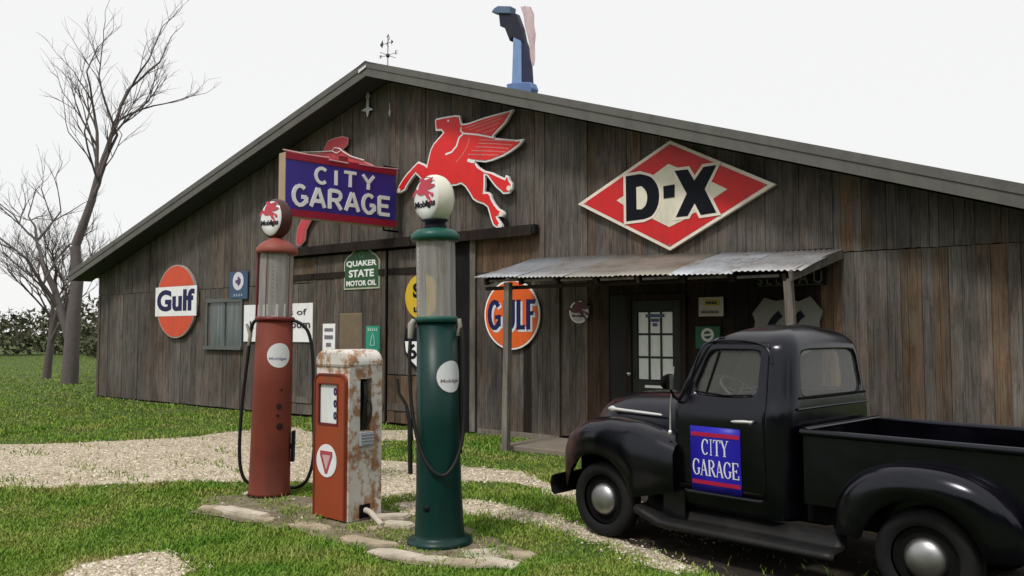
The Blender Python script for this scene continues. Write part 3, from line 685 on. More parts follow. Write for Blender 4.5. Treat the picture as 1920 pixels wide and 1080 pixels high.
def Dsm(l):
    c_ = [Vector(p) for p in l[1:-1]]; o_ = []
    for i in range(len(c_) - 1):
        p0, p1, p2, p3 = c_[max(i - 1, 0)], c_[i], c_[i + 1], c_[min(i + 2, len(c_) - 1)]
        for k in range(5):
            q = k / 5; o_.append(tuple(.5 * ((2 * p1) + (p2 - p0) * q + (2 * p0 - 5 * p1 + 4 * p2 - p3) * q ** 2 + (3 * p1 - p0 - 3 * p2 + p3) * q ** 3)))
    return [l[0]] + o_ + [tuple(c_[-1]), l[-1]]
let = MB().prism(zz(Xp), -.021, -.0165); ob('letter', let, M_ink, dx); ob('dash', MB().prism(zz([(525, 425), (585, 415), (585, 482), (527, 490)]), -.021, -.0165), M_ink, dx); let = MB()
DD = zz(Dsm(Dp)); HH = zz(Dsm(Dh))
let.prism(DD, -.021, -.0165); ob('letter', let, M_ink, dx)
ob('letter_counter', MB().prism(HH, -.0235, -.0213), MATS['pale_cream_enamel'], dx)

for q in dia: ob('bolt', MB().lathe([(0, .006), (.014, .005), (.018, 0)], 8, (q[0] * .9, -.0005, q[1] * .9), (0, -1, 0)).xf(lambda v: v + Vector((0, -.006, 0))), M_steel, dx)
# orange round sign
gc = W(959, 590, .06); gs = wall_thing('round_sign', 'round orange sign with navy capital letters, on the planks behind the left porch post', 'sign', gc[0], gc[1], .06)
ob('panel', MB().disc(0, 0, .61, .61, 0, .03), M_white, gs); ob('field', MB().disc(0, 0, .58, .58, -.005, -.0005), M_orange, gs)
g1 = MB(); g2 = MB()
def arcp(cx, cz, rx, rz, a0, a1, n=12): return [(cx + rx * math.cos(R(a0 + (a1 - a0) * i / n)), cz + rz * math.sin(R(a0 + (a1 - a0) * i / n))) for i in range(n + 1)]
def gulf(mb, ox, oz, y0, y1, th):
    h = .26
    mb.strip([(x + ox, z + oz) for x, z in arcp(-.37, 0, .115, h - .03, 40, 330)], th, y0, y1); mb.strip([(-.36 + ox, -.04 + oz), (-.24 + ox, -.04 + oz)], th * .8, y0 - .0004, y1); mb.strip([(-.265 + ox, oz), (-.265 + ox, -.2 + oz)], th * .8, y0 - .0008, y1)
    mb.strip([(-.13 + ox, h + oz), (-.13 + ox, -.1 + oz)] + [(x + ox, z + oz) for x, z in arcp(-.045, -.1, .085, h - .13, 190, 350, 8)] + [(.04 + ox, -.1 + oz), (.04 + ox, h + oz)], th, y0, y1)
    mb.strip([(.16 + ox, h + oz), (.16 + ox, -h + oz)], th, y0, y1); mb.strip([(.16 + ox, -h + .04 + oz), (.3 + ox, -h + .04 + oz)], th * .85, y0 - .0004, y1)
    mb.strip([(.37 + ox, h + oz), (.37 + ox, -h + oz)], th, y0, y1); mb.strip([(.37 + ox, h - .04 + oz), (.52 + ox, h - .04 + oz)], th * .85, y0 - .0004, y1); mb.strip([(.37 + ox, .02 + oz), (.48 + ox, .02 + oz)], th * .8, y0 - .0008, y1)
for a_ in (60, 120, 240, 300): ob('bolt', MB().lathe([(0, .006), (.012, .005), (.016, 0)], 8, (.53 * math.cos(R(a_)), -.0055, .53 * math.sin(R(a_))), (0, -1, 0)), M_steel, gs)
gulf(g1, .035, -.035, -.008, -.0055, .1); ob('letter_shadow', g1, paint('pale_blue_enamel', (.62, .7, .78), .42), gs)
gulf(g2, 0, 0, -.012, -.0092, .088); ob('letters', g2, M_navy, gs)

# orange and white round sign on the left wall
rr = .93; fw = W(331, 565, .08)
fs_ = wall_thing('round_sign', 'large round orange-red sign with white band and navy letters, far left on the barn', 'sign', fw[0], fw[1], .08)
def capd(mb, y0, y1, r, sgn, z0):
    a = math.asin(z0 / r); mb.prism([(r * math.cos(a + (math.pi - 2 * a) * i / 30), sgn * r * math.sin(a + (math.pi - 2 * a) * i / 30)) for i in range(31)], y0, y1); return mb
ob('panel', MB().disc(0, 0, rr, rr, -.02, .05), paint('dull_grey_rim', (.4, .36, .33), .5), fs_)
for sg in (1, -1): ob('field', capd(MB(), -.026, -.0205, rr - .03, sg, .38), M_gulfred, fs_)
ob('band', MB().box(-rr - .03, rr + .03, -.032, -.0265, -.375, .375), M_white, fs_, bevel=.03)
tl = MB(); text(tl, 'Gulf', -rr + .06, rr - .06, -.25, .3, -.037, -.0325, .04); ob('letters', tl, M_navy, fs_)

# small signs
def panel_sign(name, label, rect, m, off=.05, border=None, edge=None, th=.025, lines=(), lm=None, tilt=0):
    x0, y0, x1, y1 = rect; cx = (x0 + x1) / 2
    s0 = W(x0, (y0 + y1) / 2, off)[0]; s1 = W(x1, (y0 + y1) / 2, off)[0]; z1 = W(cx, y0, off)[1]; z0 = W(cx, y1, off)[1]
    c = ((s0 + s1) / 2, (z0 + z1) / 2); w_, h_ = (s1 - s0) / 2, (z1 - z0) / 2
    th_ = wall_thing(name, label, 'sign', c[0], c[1], off, tilt=tilt)
    ob('panel', MB().box(-w_, w_, 0, th, -h_, h_), border or m, th_, bevel=.003)
    if border: ob('field', MB().box(-w_ + edge, w_ - edge, -.004, -.0005, -h_ + edge, h_ - edge), m, th_)
    if lines:
        for (s_, a, b, c_, d_, bold) in lines:
            tm = MB(); text(tm, s_, -w_ + 2 * w_ * a, -w_ + 2 * w_ * b, -h_ + 2 * h_ * c_, -h_ + 2 * h_ * d_, -.009, -.0045, bold)
            ob('lettering', tm, lm or M_ink, th_)
    return th_, w_, h_
# green arched sign
q0 = W(645, 505, .07); q1 = W(712, 505, .07); zt_ = W(678, 464, .07)[1]; zb_ = W(678, 542, .07)[1]
gw = (q1[0] - q0[0]) / 2; gh = (zt_ - zb_) / 2
qs = wall_thing('arched_sign', 'dark green arched-top sign with pale border and white capitals, on the grey sliding doors', 'sign', (q0[0] + q1[0]) / 2, (zt_ + zb_) / 2, .07)
def arch(w_, h_, k): return [(-w_, -h_), (w_, -h_), (w_, h_ * .35), (w_ * .8, h_ * .62)] + [(w_ * .62 * math.cos(R(a)), h_ * .62 + h_ * .38 * math.sin(R(a))) for a in range(15, 170, 15)] + [(-w_ * .8, h_ * .62), (-w_, h_ * .35)]
ob('panel', MB().prism(arch(gw, gh, 0), 0, .03), paint('pale_green_border', (.42, .46, .33), .5), qs); ob('field', MB().prism(arch(gw - .035, gh - .035, 0), -.004, -.0005), M_green_s, qs)
for w_, a_, b_, c_ in (('QUAKER', .84, .06, .38), ('STATE', .7, -.42, -.06), ('MOTOR OIL', .84, -.84, -.58)):
    ob('lettering', text(MB(), w_, -gw * a_, gw * a_, gh * b_, gh * c_, -.009, -.0045, .03), M_white, qs)
em = MB().ringxz(0, gh * .66, .045, .075, -.009, -.0045, 20).strip([(.03, gh * .6), (.08, gh * .52)], .03, -.0095, -.0045); ob('emblem', em, paint('mid_green', (.06, .22, .1)), qs)
# white notice partly behind the red pump
panel_sign('notice_board', 'white board with black lettering on the plank wall behind the red pump', (457, 570, 586, 641), M_white, .05, lines=[('ts of', .62, .92, .7, .86, .01), ('k', .1, .17, .36, .56, .02), ('oum', .7, .97, .36, .5, .02), ('N', .64, .7, .1, .26, .02)], lm=paint('faded_ink', (.06, .06, .07)))
panel_sign('notice_sign', 'narrow white upright notice with three printed lines, left of the brown board', (605, 607, 628, 658), M_white, .07, lines=[('OPEN'[:0] + 'iiii', .15, .85, .72, .84, .05), ('iiii', .15, .85, .44, .58, .05), ('iii', .3, .7, .16, .3, .05)], lm=paint('grey_print', (.2, .17, .2)))
panel_sign('wooden_board', 'blank tan-brown wooden board fixed to the grey door, between a white and a teal notice', (637, 587, 678, 656), paint('tan_board', (.17, .13, .085), .8, .3, 8), .07, paint('tan_board_frame', (.2, .16, .1), .8), .03)
ts, tw, thh = panel_sign('notice_sign', 'teal green upright notice with pale emblem, right of the brown board', (686, 611, 712, 665), M_teal_s, .07, lines=[('iiiii', .15, .85, .82, .93, .03), ('iiiii', .15, .85, .07, .18, .03)], lm=paint('pale_teal', (.4, .62, .52)))
e2 = MB(); e2.strip([(-.06, -.1), (-.03, .06), (.0, .14), (.04, .05), (.06, -.1), (-.06, -.1)], .022, -.009, -.0045); ob('emblem', e2, MATS['pale_teal'], ts)
# blue sign with a white roundel
bs, bw_, bh_ = panel_sign('roundel_sign', 'small dark blue sign with a white roundel and dark blot, above the left window', (430, 509, 464, 561), paint('slate_blue_enamel', (.045, .09, .17), .5), .05, lines=[('iiii', .25, .75, .1, .2, .02)], lm=paint('pale_blue_print', (.3, .4, .5)))
ob('roundel', MB().disc(0, bh_ * .3, .215, .215, -.008, -.0005, 32), paint('pale_violet_white', (.66, .65, .72)), bs)
ob('emblem', MB().prism([(-.09, bh_ * .3 + .03), (-.02, bh_ * .3 + .03), (-.01, bh_ * .3 + .11), (.05, bh_ * .3 + .09), (.11, bh_ * .3 + .03), (.1, bh_ * .3 - .05), (.02, bh_ * .3 - .12), (-.04, bh_ * .3 - .06), (-.11, bh_ * .3 - .03)], -.012, -.0085), paint('plum', (.09, .05, .14)), bs)
# yellow round sign and black-and-white shield by the green pump
yc = W(790, 556, .06); ys = wall_thing('round_sign', 'round yellow sign with dark lettering, seen through the glass of the green pump', 'sign', yc[0], yc[1], .06)
ry = (W(790, 514, .06)[1] - W(790, 599, .06)[1]) / 2
ob('panel', MB().disc(0, 0, ry, ry, 0, .03), M_yellow, ys)
ty = MB(); text(ty, 'S', -.22, -.05, -.02, .26, -.006, -.0005, .05); text(ty, 'u', -.2, -.08, -.3, -.2, -.006, -.0005, .04); ob('lettering', ty, M_ink, ys)
sc = W(782, 652, .08); sh = wall_thing('shield_sign', 'black and white shield-shaped route sign just left of the green pump', 'sign', sc[0], sc[1], .08)
SHD = [(-.3, .36), (-.18, .42), (0, .36), (.18, .42), (.3, .36), (.36, .1), (.33, -.08), (.2, -.3), (0, -.44), (-.2, -.3), (-.33, -.08), (-.36, .1)]
ob('panel', MB().prism(SHD, 0, .03), M_ink, sh); ob('field', MB().prism([(-.32, .12), (.32, .12), (.29, -.07), (.16, -.24), (0, -.36), (-.16, -.24), (-.29, -.07)], -.005, -.0005), M_white, sh)
tsx = MB(); text(tsx, '66', -.25, .25, -.22, .08, -.01, -.0055, .03); ob('lettering', tsx, M_ink, sh)
# signs in the porch bay
RO = .05
mc = W(1085, 585, RO); md = wall_thing('round_sign', 'small white roundel sign with dark winged figure, right of the orange round sign', 'sign', mc[0], mc[1], RO)
mr = .185
ob('panel', MB().disc(0, 0, mr, mr, 0, .03, 36), M_white, md); ob('field', MB().disc(0, 0, mr - .025, mr - .025, -.004, -.0005, 36), paint('greyed_white', (.5, .48, .47)), md)
scl = .16
ob('emblem', MB().prism([(x * scl, z * scl + .03) for x, z in horse], -.008, -.0045), paint('dull_dark_red', (.1, .025, .03)), md)
text_m = MB(); text(text_m, 'Mobilgas', -.12, .12, -.09, -.045, -.008, -.0045, .03); ob('lettering', text_m, M_navy, md)
pst, pw, ph = panel_sign('poster', 'small pale poster with a yellow heading above the pickup, in the dark porch', (1310, 557, 1356, 593), paint('old_poster', (.5, .46, .42), .7, .2), RO)
ob('heading', MB().box(-pw * .5, pw * .7, -.006, -.0005, ph * .1, ph * .7), paint('dull_yellow', (.45, .38, .04), .6), pst)
ob('lettering', text(MB(), 'iiii', -pw * .4, pw * .5, ph * .25, ph * .55, -.01, -.0065, .05), MATS['faded_ink'], pst); ob('lettering', text(MB(), 'iiiiiiii', -pw * .8, pw * .6, -ph * .7, -ph * .4, -.01, -.0065, .02), MATS['faded_ink'], pst)
gg, gw2, gh2 = panel_sign('green_sign', 'green sign with a white ring emblem peeping out behind the pickup roof', (1304, 612, 1350, 654), paint('bottle_green', (.012, .1, .05), .5), RO)
ob('emblem', MB().ringxz(-.0, .04, .06, .1, -.006, -.0005, 24).strip([(-.07, .03), (.07, .05)], .03, -.0065, -.0005), paint('dull_white', (.6, .62, .58)), gg)
uc = W(1478, 610, RO); us = wall_thing('shield_sign', 'large grey-white route shield with two black numerals, behind the pickup cab under the porch', 'sign', uc[0], uc[1], RO)
def Us(x, y): q = W(1280 + x / 5.818, 500 + y / 5.818, RO); return (q[0] - uc[0], q[1] - uc[1])
up = [Us(*p) for p in ((760, 510), (890, 340), (1020, 375), (1150, 350), (1260, 380), (1390, 325), (1530, 490), (1490, 600), (1510, 760), (1400, 920), (1150, 1040), (900, 920), (770, 760), (790, 600))]
ob('panel', MB().prism(up, 0, .03), paint('aged_white', (.22, .225, .2), .6, .2), us)
tu = MB(); a0, b0 = Us(900, 480), Us(1380, 900); text(tu, '66', a0[0], b0[0], b0[1], a0[1], -.006, -.0005, .03); ob('lettering', tu, M_ink, us)
lc = W(1480, 522, RO); ls_ = wall_thing('letter_sign', 'dark board with faint grey capitals, high in the porch above the big shield', 'sign', lc[0], lc[1], RO)
ob('panel', MB().box(-.5, .5, 0, .02, -.11, .12), M_black, ls_); tk = MB(); text(tk, 'S L L', -.45, -.12, -.08, .06, -.006, -.0005, .01); text(tk, 'A U', .12, .45, -.08, .09, -.006, -.0005, .01); tk.box(-.45, .46, -.006, -.0005, -.1, -.09); ob('lettering', tk, paint('grey_letters', (.13, .13, .12), .6), ls_)
# gable ornaments
oc_ = W(690, 190, .06); gst = wall_thing('gable_star', 'thin pale metal star with a long pointed top hung below the barn ridge', 'ornament', oc_[0], oc_[1], .06)
k_ = 1 / 96.
sp = [(0, 27), (2.5, 14), (6, 10), (2.5, 5), (3, -12), (14, -19), (4, -20), (0, -32), (-4, -20), (-16, -16), (-3.5, -12), (-2.5, 5), (-6, 10), (-2.5, 14)]
ob('star_plate', MB().prism([(x * k_ * 1.15, z * k_) for x, z in sp], -.012, .0), paint('pale_galvanised', (.6, .63, .64), .4, metal=.3), gst)
ob('hanger', MB().box(-.01, .01, .0005, .05, -.05, .05), M_steel, gst)
oc_ = W(731, 208, .05); ic = wall_thing('gable_tassel', 'slim pale metal drop on the gable planks, right of the star', 'ornament', oc_[0], oc_[1], .05)
ob('drop', MB().lathe([(0, -.13), (.025, -.06), (.02, 0), (.008, .03), (.006, .16)], 10), MATS['pale_galvanised'], ic); ob('hook', MB().box(-.008, .008, 0, .05, .14, .155), M_steel, ic)
# weather vane on the ridge
wv0 = W(727, 130, -.4); wv = wall_thing('weather_vane', 'spindly dark weather vane on the barn ridge', 'weather vane', wv0[0], roof_z(wv0[0]) + .0, -.4)
k_ = 1 / 93.; zo = wv0[1] - roof_z(wv0[0])
M_iron = paint('weathered_iron', (.06, .06, .06), .6)
ob('rod', MB().tube([(0, 0, -.03), (0, 0, zo + 70 * k_)], .009, 6), M_iron, wv); ob('ball', MB().lathe([(0, -.045), (.03, -.035), (.045, 0), (.03, .035), (0, .045)], 12, (0, 0, zo + 27 * k_)), M_iron, wv)
ar = MB().tube([(-.22, 0, zo + 28 * k_), (.22, 0, zo + 28 * k_)], .006, 5).tube([(0, -.22, zo + 28 * k_), (0, .22, zo + 28 * k_)], .006, 5)
for t_, x_ in (('W', -.25), ('E', .22)): text(ar, t_, x_, x_ + .06, zo + 27 * k_ - .02, zo + 27 * k_ + .06, -.003, .003)
ob('arms', ar, M_iron, wv)
vn = MB().tube([(-.2, 0, zo + 52 * k_), (.1, 0, zo + 52 * k_)], .006, 5).prism([(-.24, zo + 52 * k_), (-.16, zo + 52 * k_ + .09), (-.14, zo + 52 * k_), (-.17, zo + 52 * k_ - .07)], -.004, .004).tube([(.02, 0, zo + 45 * k_), (-.04, 0, zo + 50 * k_), (.0, 0, zo + 56 * k_), (.05, 0, zo + 60 * k_), (.01, 0, zo + 68 * k_), (-.04, 0, zo + 64 * k_)], .007, 5).prism([(.1, zo + 52 * k_ + .05), (.16, zo + 52 * k_), (.1, zo + 52 * k_ - .05)], -.004, .004)
ob('vane', vn, M_iron, wv)
# kinked blue roof post
BO = -.9
def bp(x, y): q = W(680 + x / 3.6, y / 3.6, BO); return q
b0 = bp(1075, 590); bz = roof_z(b0[0])
bpst = wall_thing('roof_post', 'kinked blue and black post with a pale pink streamer, standing on the right roof slope', 'roof post', b0[0], bz, BO)
def bl(x, y): q = bp(x, y); return (q[0] - b0[0], q[1] - bz)
ob('shaft', MB().prism([bl(*p) for p in ((1012, 590), (1078, 600), (1076, 258), (1022, 252))], -.03, .05), paint('light_blue_paint', (.2, .32, .55), .5), bpst, bevel=.008)
ob('side_plate', MB().prism([bl(*p) for p in ((1080, 600), (1138, 590), (1128, 420), (1105, 300), (1078, 230))], -.02, .09), paint('navy_paint', (.02, .025, .07), .5), bpst, bevel=.008)
ob('bent_arm', MB().prism([bl(*p) for p in ((1020, 250), (1100, 290), (1080, 190), (1045, 95), (925, 92), (935, 180), (965, 190), (1000, 280))], -.04, .08), paint('black_navy_paint', (.012, .013, .03), .45), bpst, bevel=.01)
ob('cap', MB().prism([bl(*p) for p in ((885, 90), (925, 95), (1010, 98), (1015, 50), (930, 48), (905, 62))], -.08, .1), paint('slate_blue_paint', (.1, .16, .25), .5), bpst, bevel=.008)
ob('foot', MB().prism([bl(*p) for p in ((985, 575), (1040, 562), (1150, 560), (1165, 600), (1150, 640), (1000, 620))], -.09, .12), paint('mid_blue_paint', (.12, .2, .4), .5), bpst, bevel=.02)
sr = MB(); rows = []
for i, (x, y, w_) in enumerate(((1060, 40, 70), (1075, 100, 85), (1085, 170, 75), (1105, 230, 60), (1125, 300, 28), (1132, 380, 24), (1140, 440, 8))):
    rows.append([(bl(x + w_ * k / 6, y)[0], .02 + .03 * math.sin(k * 1.6 + i), bl(x + w_ * k / 6, y)[1]) for k in range(7)])
ob('streamer', MB().loft(rows), paint('pale_pink_cloth', (.68, .52, .55), .8, .3, 3), bpst)

# ------------------------------------------------------------------ pumps
M_pumpred = paint('faded_red_paint', (.17, .037, .023), .6, .25, 3, (.06, .028, .02), .7, spec=.2, chips=.5)
M_pumpcap = paint('pinkish_red_paint', (.26, .065, .045), .55, .2, 4)
M_pumpgreen = paint('deep_green_paint', (.002, .03, .025), .38, .2, 3, (.004, .012, .011), .6, spec=.3, chips=.12)
M_pumpgreen2 = paint('lighter_green_paint', (.01, .085, .062), .4, .15, 3)
M_hose = paint('black_rubber', (.012, .012, .012), .6, .2, dirt_amt=.1)
M_globe = paint('cream_globe', (.74, .71, .6), .25, .05, dirt_amt=.12)
M_decal = paint('white_decal', (.76, .77, .78), .4, .08, dirt_amt=.2)
def cyl_patch(r, a0, z0, rad, n=16, k=28):
    mb = MB(); ce = [r * math.sin(a0), -r * math.cos(a0), z0]; rings = []
    for j in range(1, n + 1):
        q = rad * j / n; rings.append([(r * math.sin(a0 + q * math.cos(2 * math.pi * i / k) / r), -r * math.cos(a0 + q * math.cos(2 * math.pi * i / k) / r), z0 + q * math.sin(2 * math.pi * i / k)) for i in range(k)])
    mb.loft(rings, True); mb.add([ce] + rings[0], [(0, i + 1, (i + 1) % k + 1) for i in range(k)], True); return mb
def cyl_text(s, r, a0, z0, w_, h_, bold=.02):
    mb = MB(); text(mb, s, -w_ / 2, w_ / 2, z0 - h_ / 2, z0 + h_ / 2, 0, 1, bold)
    return mb.xf(lambda v: Vector(((r - .001 * v.y) * math.sin(a0 + v.x / r), -(r - .001 * v.y) * math.cos(a0 + v.x / r), v.z)))
def lens_xf(loc, yaw):
    return Matrix.Translation(loc) @ Matrix.Rotation(yaw, 4, 'Z')
def globe(parent, z, dia, th, body_m, yaw, x=0):
    Mx = lens_xf((x, 0, z), R(yaw)); r = dia / 2; ax = (0, -1, 0)
    g = MB().lathe([(0, -th / 2 - .03), (r * .6, -th / 2 - .018), (r * .85, -th / 2), (r * .97, -th / 4), (r, 0), (r * .97, th / 4), (r * .87, th / 2)], 48, (0, 0, 0), ax)
    go_ = ob('globe', g.xf(lambda v: Mx @ v), body_m, parent)
    L = MB().lathe([(r * .86, th / 2 - .01), (r * .8, th / 2 + .007), (r * .5, th / 2 + .011), (0, th / 2 + .012)], 48, (0, 0, 0), ax)
    ob('lens', L.xf(lambda v: Mx @ v), paint('white_lens', (.8, .8, .79), .2, .03, dirt_amt=.08), go_)
    yy = -th / 2 - .0125; k2 = dia * .26
    ob('emblem', MB().prism([(q[0] * k2 - .01, q[1] * k2 + r * .3) for q in horse], yy - .004, yy - .001).xf(lambda v: Mx @ v), MATS['lens_red'], go_)
    tm = MB(); text(tm, 'Mobilgas', -r * .7, r * .7, -r * .42, -r * .08, yy - .004, yy - .001, .03); ob('lettering', tm.xf(lambda v: Mx @ v), M_ink, go_)
    return go_
paint('lens_red', (.6, .05, .09), .4, .1)
# green pump
gp = thing('visible_fuel_pump', 'tall dark green fuel pump with glass cylinder and cream globe, nearest the camera', 'fuel pump', (-.62, 7.2, 0), (R(-.3), R(-1.1), R(6)))
body = MB().lathe([(0, .0), (.275, .0), (.28, .025), (.275, .05), (.225, .06), (.215, .085), (.212, .11), (.203, .3), (.196, .45), (.186, 1.0), (.171, 1.9), (0, 1.9)], 56)
ob('body', body, M_pumpgreen, gp)
ob('collar', MB().lathe([(0, 1.895), (.188, 1.895), (.19, 1.93), (.182, 1.945), (.0, 1.945)], 48), M_pumpgreen2, gp)
ob('glass_cylinder', MB().lathe([(.17, 1.945), (.17, 2.62)], 56), M_glass_dusty, gp)
inn = MB().tube([(.02, .05, 1.94), (.02, .05, 2.62)], .022, 10)
for a_ in (35, 125, 215, 305): inn.tube([(.158 * math.cos(R(a_)), .158 * math.sin(R(a_)), 1.94), (.158 * math.cos(R(a_)), .158 * math.sin(R(a_)), 2.62)], .006, 6)
ob('inner_pipe', inn, paint('brass_pipe', (.35, .28, .18), .4, metal=.5), gp)
gm = MB().box(-.155, -.09, -.085, -.075, 1.96, 2.6); gauge = ob('gauge_strip', gm, paint('aged_gauge', (.6, .52, .53), .5), gp, rot=(0, 0, 0))
gt = MB()
for i in range(13): gt.box(-.15, -.12 if i % 2 else -.105, -.088, -.0855, 1.985 + i * .047, 1.993 + i * .047)
ob('gauge_marks', gt, MATS['faded_ink'], gauge)
ob('cap', MB().lathe([(.0, 2.6), (.205, 2.605), (.215, 2.625), (.212, 2.66), (.17, 2.7), (.1, 2.715), (0, 2.715)], 48), M_pumpgreen2, gp)
ob('neck', MB().lathe([(.1, 2.71), (.1, 2.73), (.085, 2.765), (.12, 2.79), (0, 2.79)], 32), M_ink, gp)
globe(gp, 2.975, .435, .17, M_globe, -56, -.005)
A0 = R(38)
ob('decal', cyl_patch(.1885, A0, 1.43, .135), M_decal, gp); ob('decal_print', cyl_text('Mobilgas', .1895, A0, 1.39, .2, .04), paint('grey_print', (.2, .17, .2)), gp)
hz = [(.18, -.06, 1.86), (.215, -.08, 1.8), (.225, -.11, 1.5), (.22, -.13, 1.05), (.17, -.17, .78), (.06, -.22, .62), (-.06, -.22, .66), (-.16, -.17, .85), (-.225, -.1, 1.2), (-.235, -.07, 1.6), (-.225, -.05, 1.78)]
def smooth(pts, n=6):
    pts = [Vector(p) for p in pts]; out = []
    for i in range(len(pts) - 1):
        p0, p1, p2, p3 = pts[max(i - 1, 0)], pts[i], pts[i + 1], pts[min(i + 2, len(pts) - 1)]
        for k in range(n):
            t_ = k / n; out.append(.5 * ((2 * p1) + (p2 - p0) * t_ + (2 * p0 - 5 * p1 + 4 * p2 - p3) * t_ ** 2 + (3 * p1 - p0 - 3 * p2 + p3) * t_ ** 3))
    return out + [pts[-1]]
ob('hose', MB().tube(smooth(hz), .016, 10), M_hose, gp)
M_brass = paint('dull_pewter', (.4, .38, .34), .45, metal=.4)
ob('hose_fitting', MB().tube([(.18, -.05, 1.78), (.2, -.07, 1.86), (.19, -.06, 1.92)], .022, 10), M_brass, gp)
ob('hose_fitting', MB().tube([(-.19, -.05, 1.92), (-.215, -.05, 1.88), (-.228, -.05, 1.76)], [.026, .034, .022], 10), M_brass, gp)
nz = ob('nozzle', MB().tube([(-.235, -.12, .9), (-.24, -.13, 1.05), (-.27, -.12, 1.2), (-.33, -.1, 1.3), (-.34, -.1, 1.42)], [.026, .02, .014, .014, .012], 8).tube([(-.24, -.12, .62), (-.24, -.13, .95)], .02, 8), M_hose, gp)
ob('side_pipe', MB().tube([(.195, .06, .75), (.2, .06, 1.86)], .014, 8), M_hose, gp)
ob('plug', MB().lathe([(0, .01), (.028, .008), (.03, 0)], 16, (-.11, -.172, .335), (-.5, -.85, 0)), M_ink, gp)
# red pump
rp_ = thing('visible_fuel_pump', 'tall faded red fuel pump with glass cylinder and dark round globe, farthest left', 'fuel pump', (-2.70, 9.3, 0), (0, R(1.0), 0))
ob('body', MB().lathe([(0, .02), (.228, .02), (.228, .05), (.222, .06), (.218, .5), (.212, 1.2), (.198, 1.95), (0, 1.95)], 56), M_pumpred, rp_)
ob('base_plate', MB().lathe([(0, 0), (.24, 0), (.24, .018), (0, .02)], 40), M_ink, rp_)
ob('collar', MB().lathe([(0, 1.94), (.215, 1.94), (.22, 1.96), (.21, 1.985), (0, 1.985)], 48), paint('deep_red_paint', (.14, .014, .014), .45), rp_)
ob('glass_cylinder', MB().lathe([(.182, 1.985), (.182, 2.71)], 56), M_glass_dusty, rp_)
rd = MB()
for a_ in (195, 255, 330, 40, 110): rd.tube([(.2 * math.cos(R(a_)), .2 * math.sin(R(a_)), 1.975), (.2 * math.cos(R(a_)), .2 * math.sin(R(a_)), 2.71)], .014 if a_ == 195 else .005, 8)
ob('tie_rod', rd, MATS['deep_red_paint'], rp_)
gi = MB().box(-.025, .035, -.13, -.12, 2.0, 2.68); g3 = ob('gauge_strip', gi, paint('grey_gauge', (.52, .5, .48), .5), rp_)
gt = MB()
for i in range(14): gt.box(-.02, .005 if i % 2 else .02, -.133, -.1305, 2.02 + i * .047, 2.03 + i * .047)
ob('gauge_marks', gt, MATS['faded_ink'], g3)
ob('inner_pipe', MB().tube([(.05, .05, 1.98), (.05, .05, 2.7)], .03, 10).tube([(-.08, .05, 1.98), (-.08, .05, 2.7)], .015, 8), MATS['brass_pipe'], rp_)
ob('cap', MB().lathe([(0, 2.69), (.228, 2.695), (.236, 2.72), (.225, 2.76), (.18, 2.81), (.11, 2.85), (.08, 2.87), (0, 2.87)], 48), M_pumpcap, rp_)
globe(rp_, 3.09, .46, .15, paint('oxblood_metal', (.075, .024, .022), .5, .2), -39, -.02)
ob('decal', cyl_patch(.2085, R(33), 1.56, .135), M_decal, rp_); ob('decal_print', cyl_text('Mobilgas', .2095, R(30), 1.52, .2, .04), paint('blue_print', (.2, .2, .35)), rp_)
hz2 = [(-.2, .0, 1.95), (-.26, .02, 1.88), (-.3, .05, 1.6), (-.36, .08, 1.0), (-.38, .1, .5), (-.35, .12, .22), (-.26, .16, .09), (-.1, .26, .04), (.12, .28, .04), (.28, .18, .07), (.4, .1, .18), (.47, .05, .45), (.46, .03, .9), (.44, 0, 1.5), (.4, -.02, 1.78), (.32, -.03, 1.9), (.2, -.03, 1.955)]
ob('hose', MB().tube(smooth(hz2), .019, 10), M_hose, rp_)
ob('nozzle', MB().tube([(-.27, -.05, 1.66), (-.25, -.06, 1.78), (-.3, -.05, 1.9)], [.016, .024, .014], 8), M_brass, rp_)
ob('crank_handle', MB().box(.235, .265, -.04, .04, .38, .72).box(.19, .24, -.02, .02, .52, .58), M_ink, rp_, bevel=.006)
for a_, z_, r_ in ((36, 1.0, .032), (40, .78, .04), (33, .9, .018), (42, 1.18, .015)): ob('rust_hole', cyl_patch(.2195, R(a_), z_, r_, 4, 12), paint('dark_rust', (.03, .012, .009), .9), rp_)
# squat rusty pump
a_ = math.atan2(-.657, .754)
mp = thing('fuel_pump', 'squat rusty fuel pump with orange-red front panel and peeling white casing', 'fuel pump', (-1.545, 7.9, 0), (0, 0, a_))   # local x along the front, origin at its right front foot
wd, dp, ht_ = .52, .4, 1.63
t = NT('peeling_white_paint'); tc = t.new('ShaderNodeTexCoord').outputs['Object']
n1 = t.noise(tc, 5.5, 9, .68); n2 = t.noise(mapped(t, tc, (1, 1, .5)), 14, 6, .7); n3 = t.noise(tc, 2.2, 3)
rust = t.ramp(n2, [(.3, (.09, .035, .015)), (.5, (.3, .13, .05)), (.72, (.5, .33, .17))])
wht = t.ramp(n3, [(.3, (.52, .49, .45)), (.7, (.76, .73, .68))])
f = t.ramp(t.math('ADD', t.math('MULTIPLY', n1, .75), t.math('MULTIPLY', n2, .3)), [(.5, (0, 0, 0)), (.57, (.95,) * 3)])
t.lk(t.mix(f, wht, rust), t.b.inputs['Base Color']); t.b.inputs['Roughness'].default_value = .7; t.bump(n2, .35, .004)
M_peel = t.m
def fprof(x0, x1, z0, z1, r, n=8):
    return [(x0, z0), (x1, z0)] + [(x1 - r + r * math.cos(R(90 * i / n)), z1 - r + r * math.sin(R(90 * i / n))) for i in range(n + 1)] + [(x0 + r - r * math.sin(R(90 * i / n)), z1 - r + r * math.cos(R(90 * i / n))) for i in range(n + 1)]
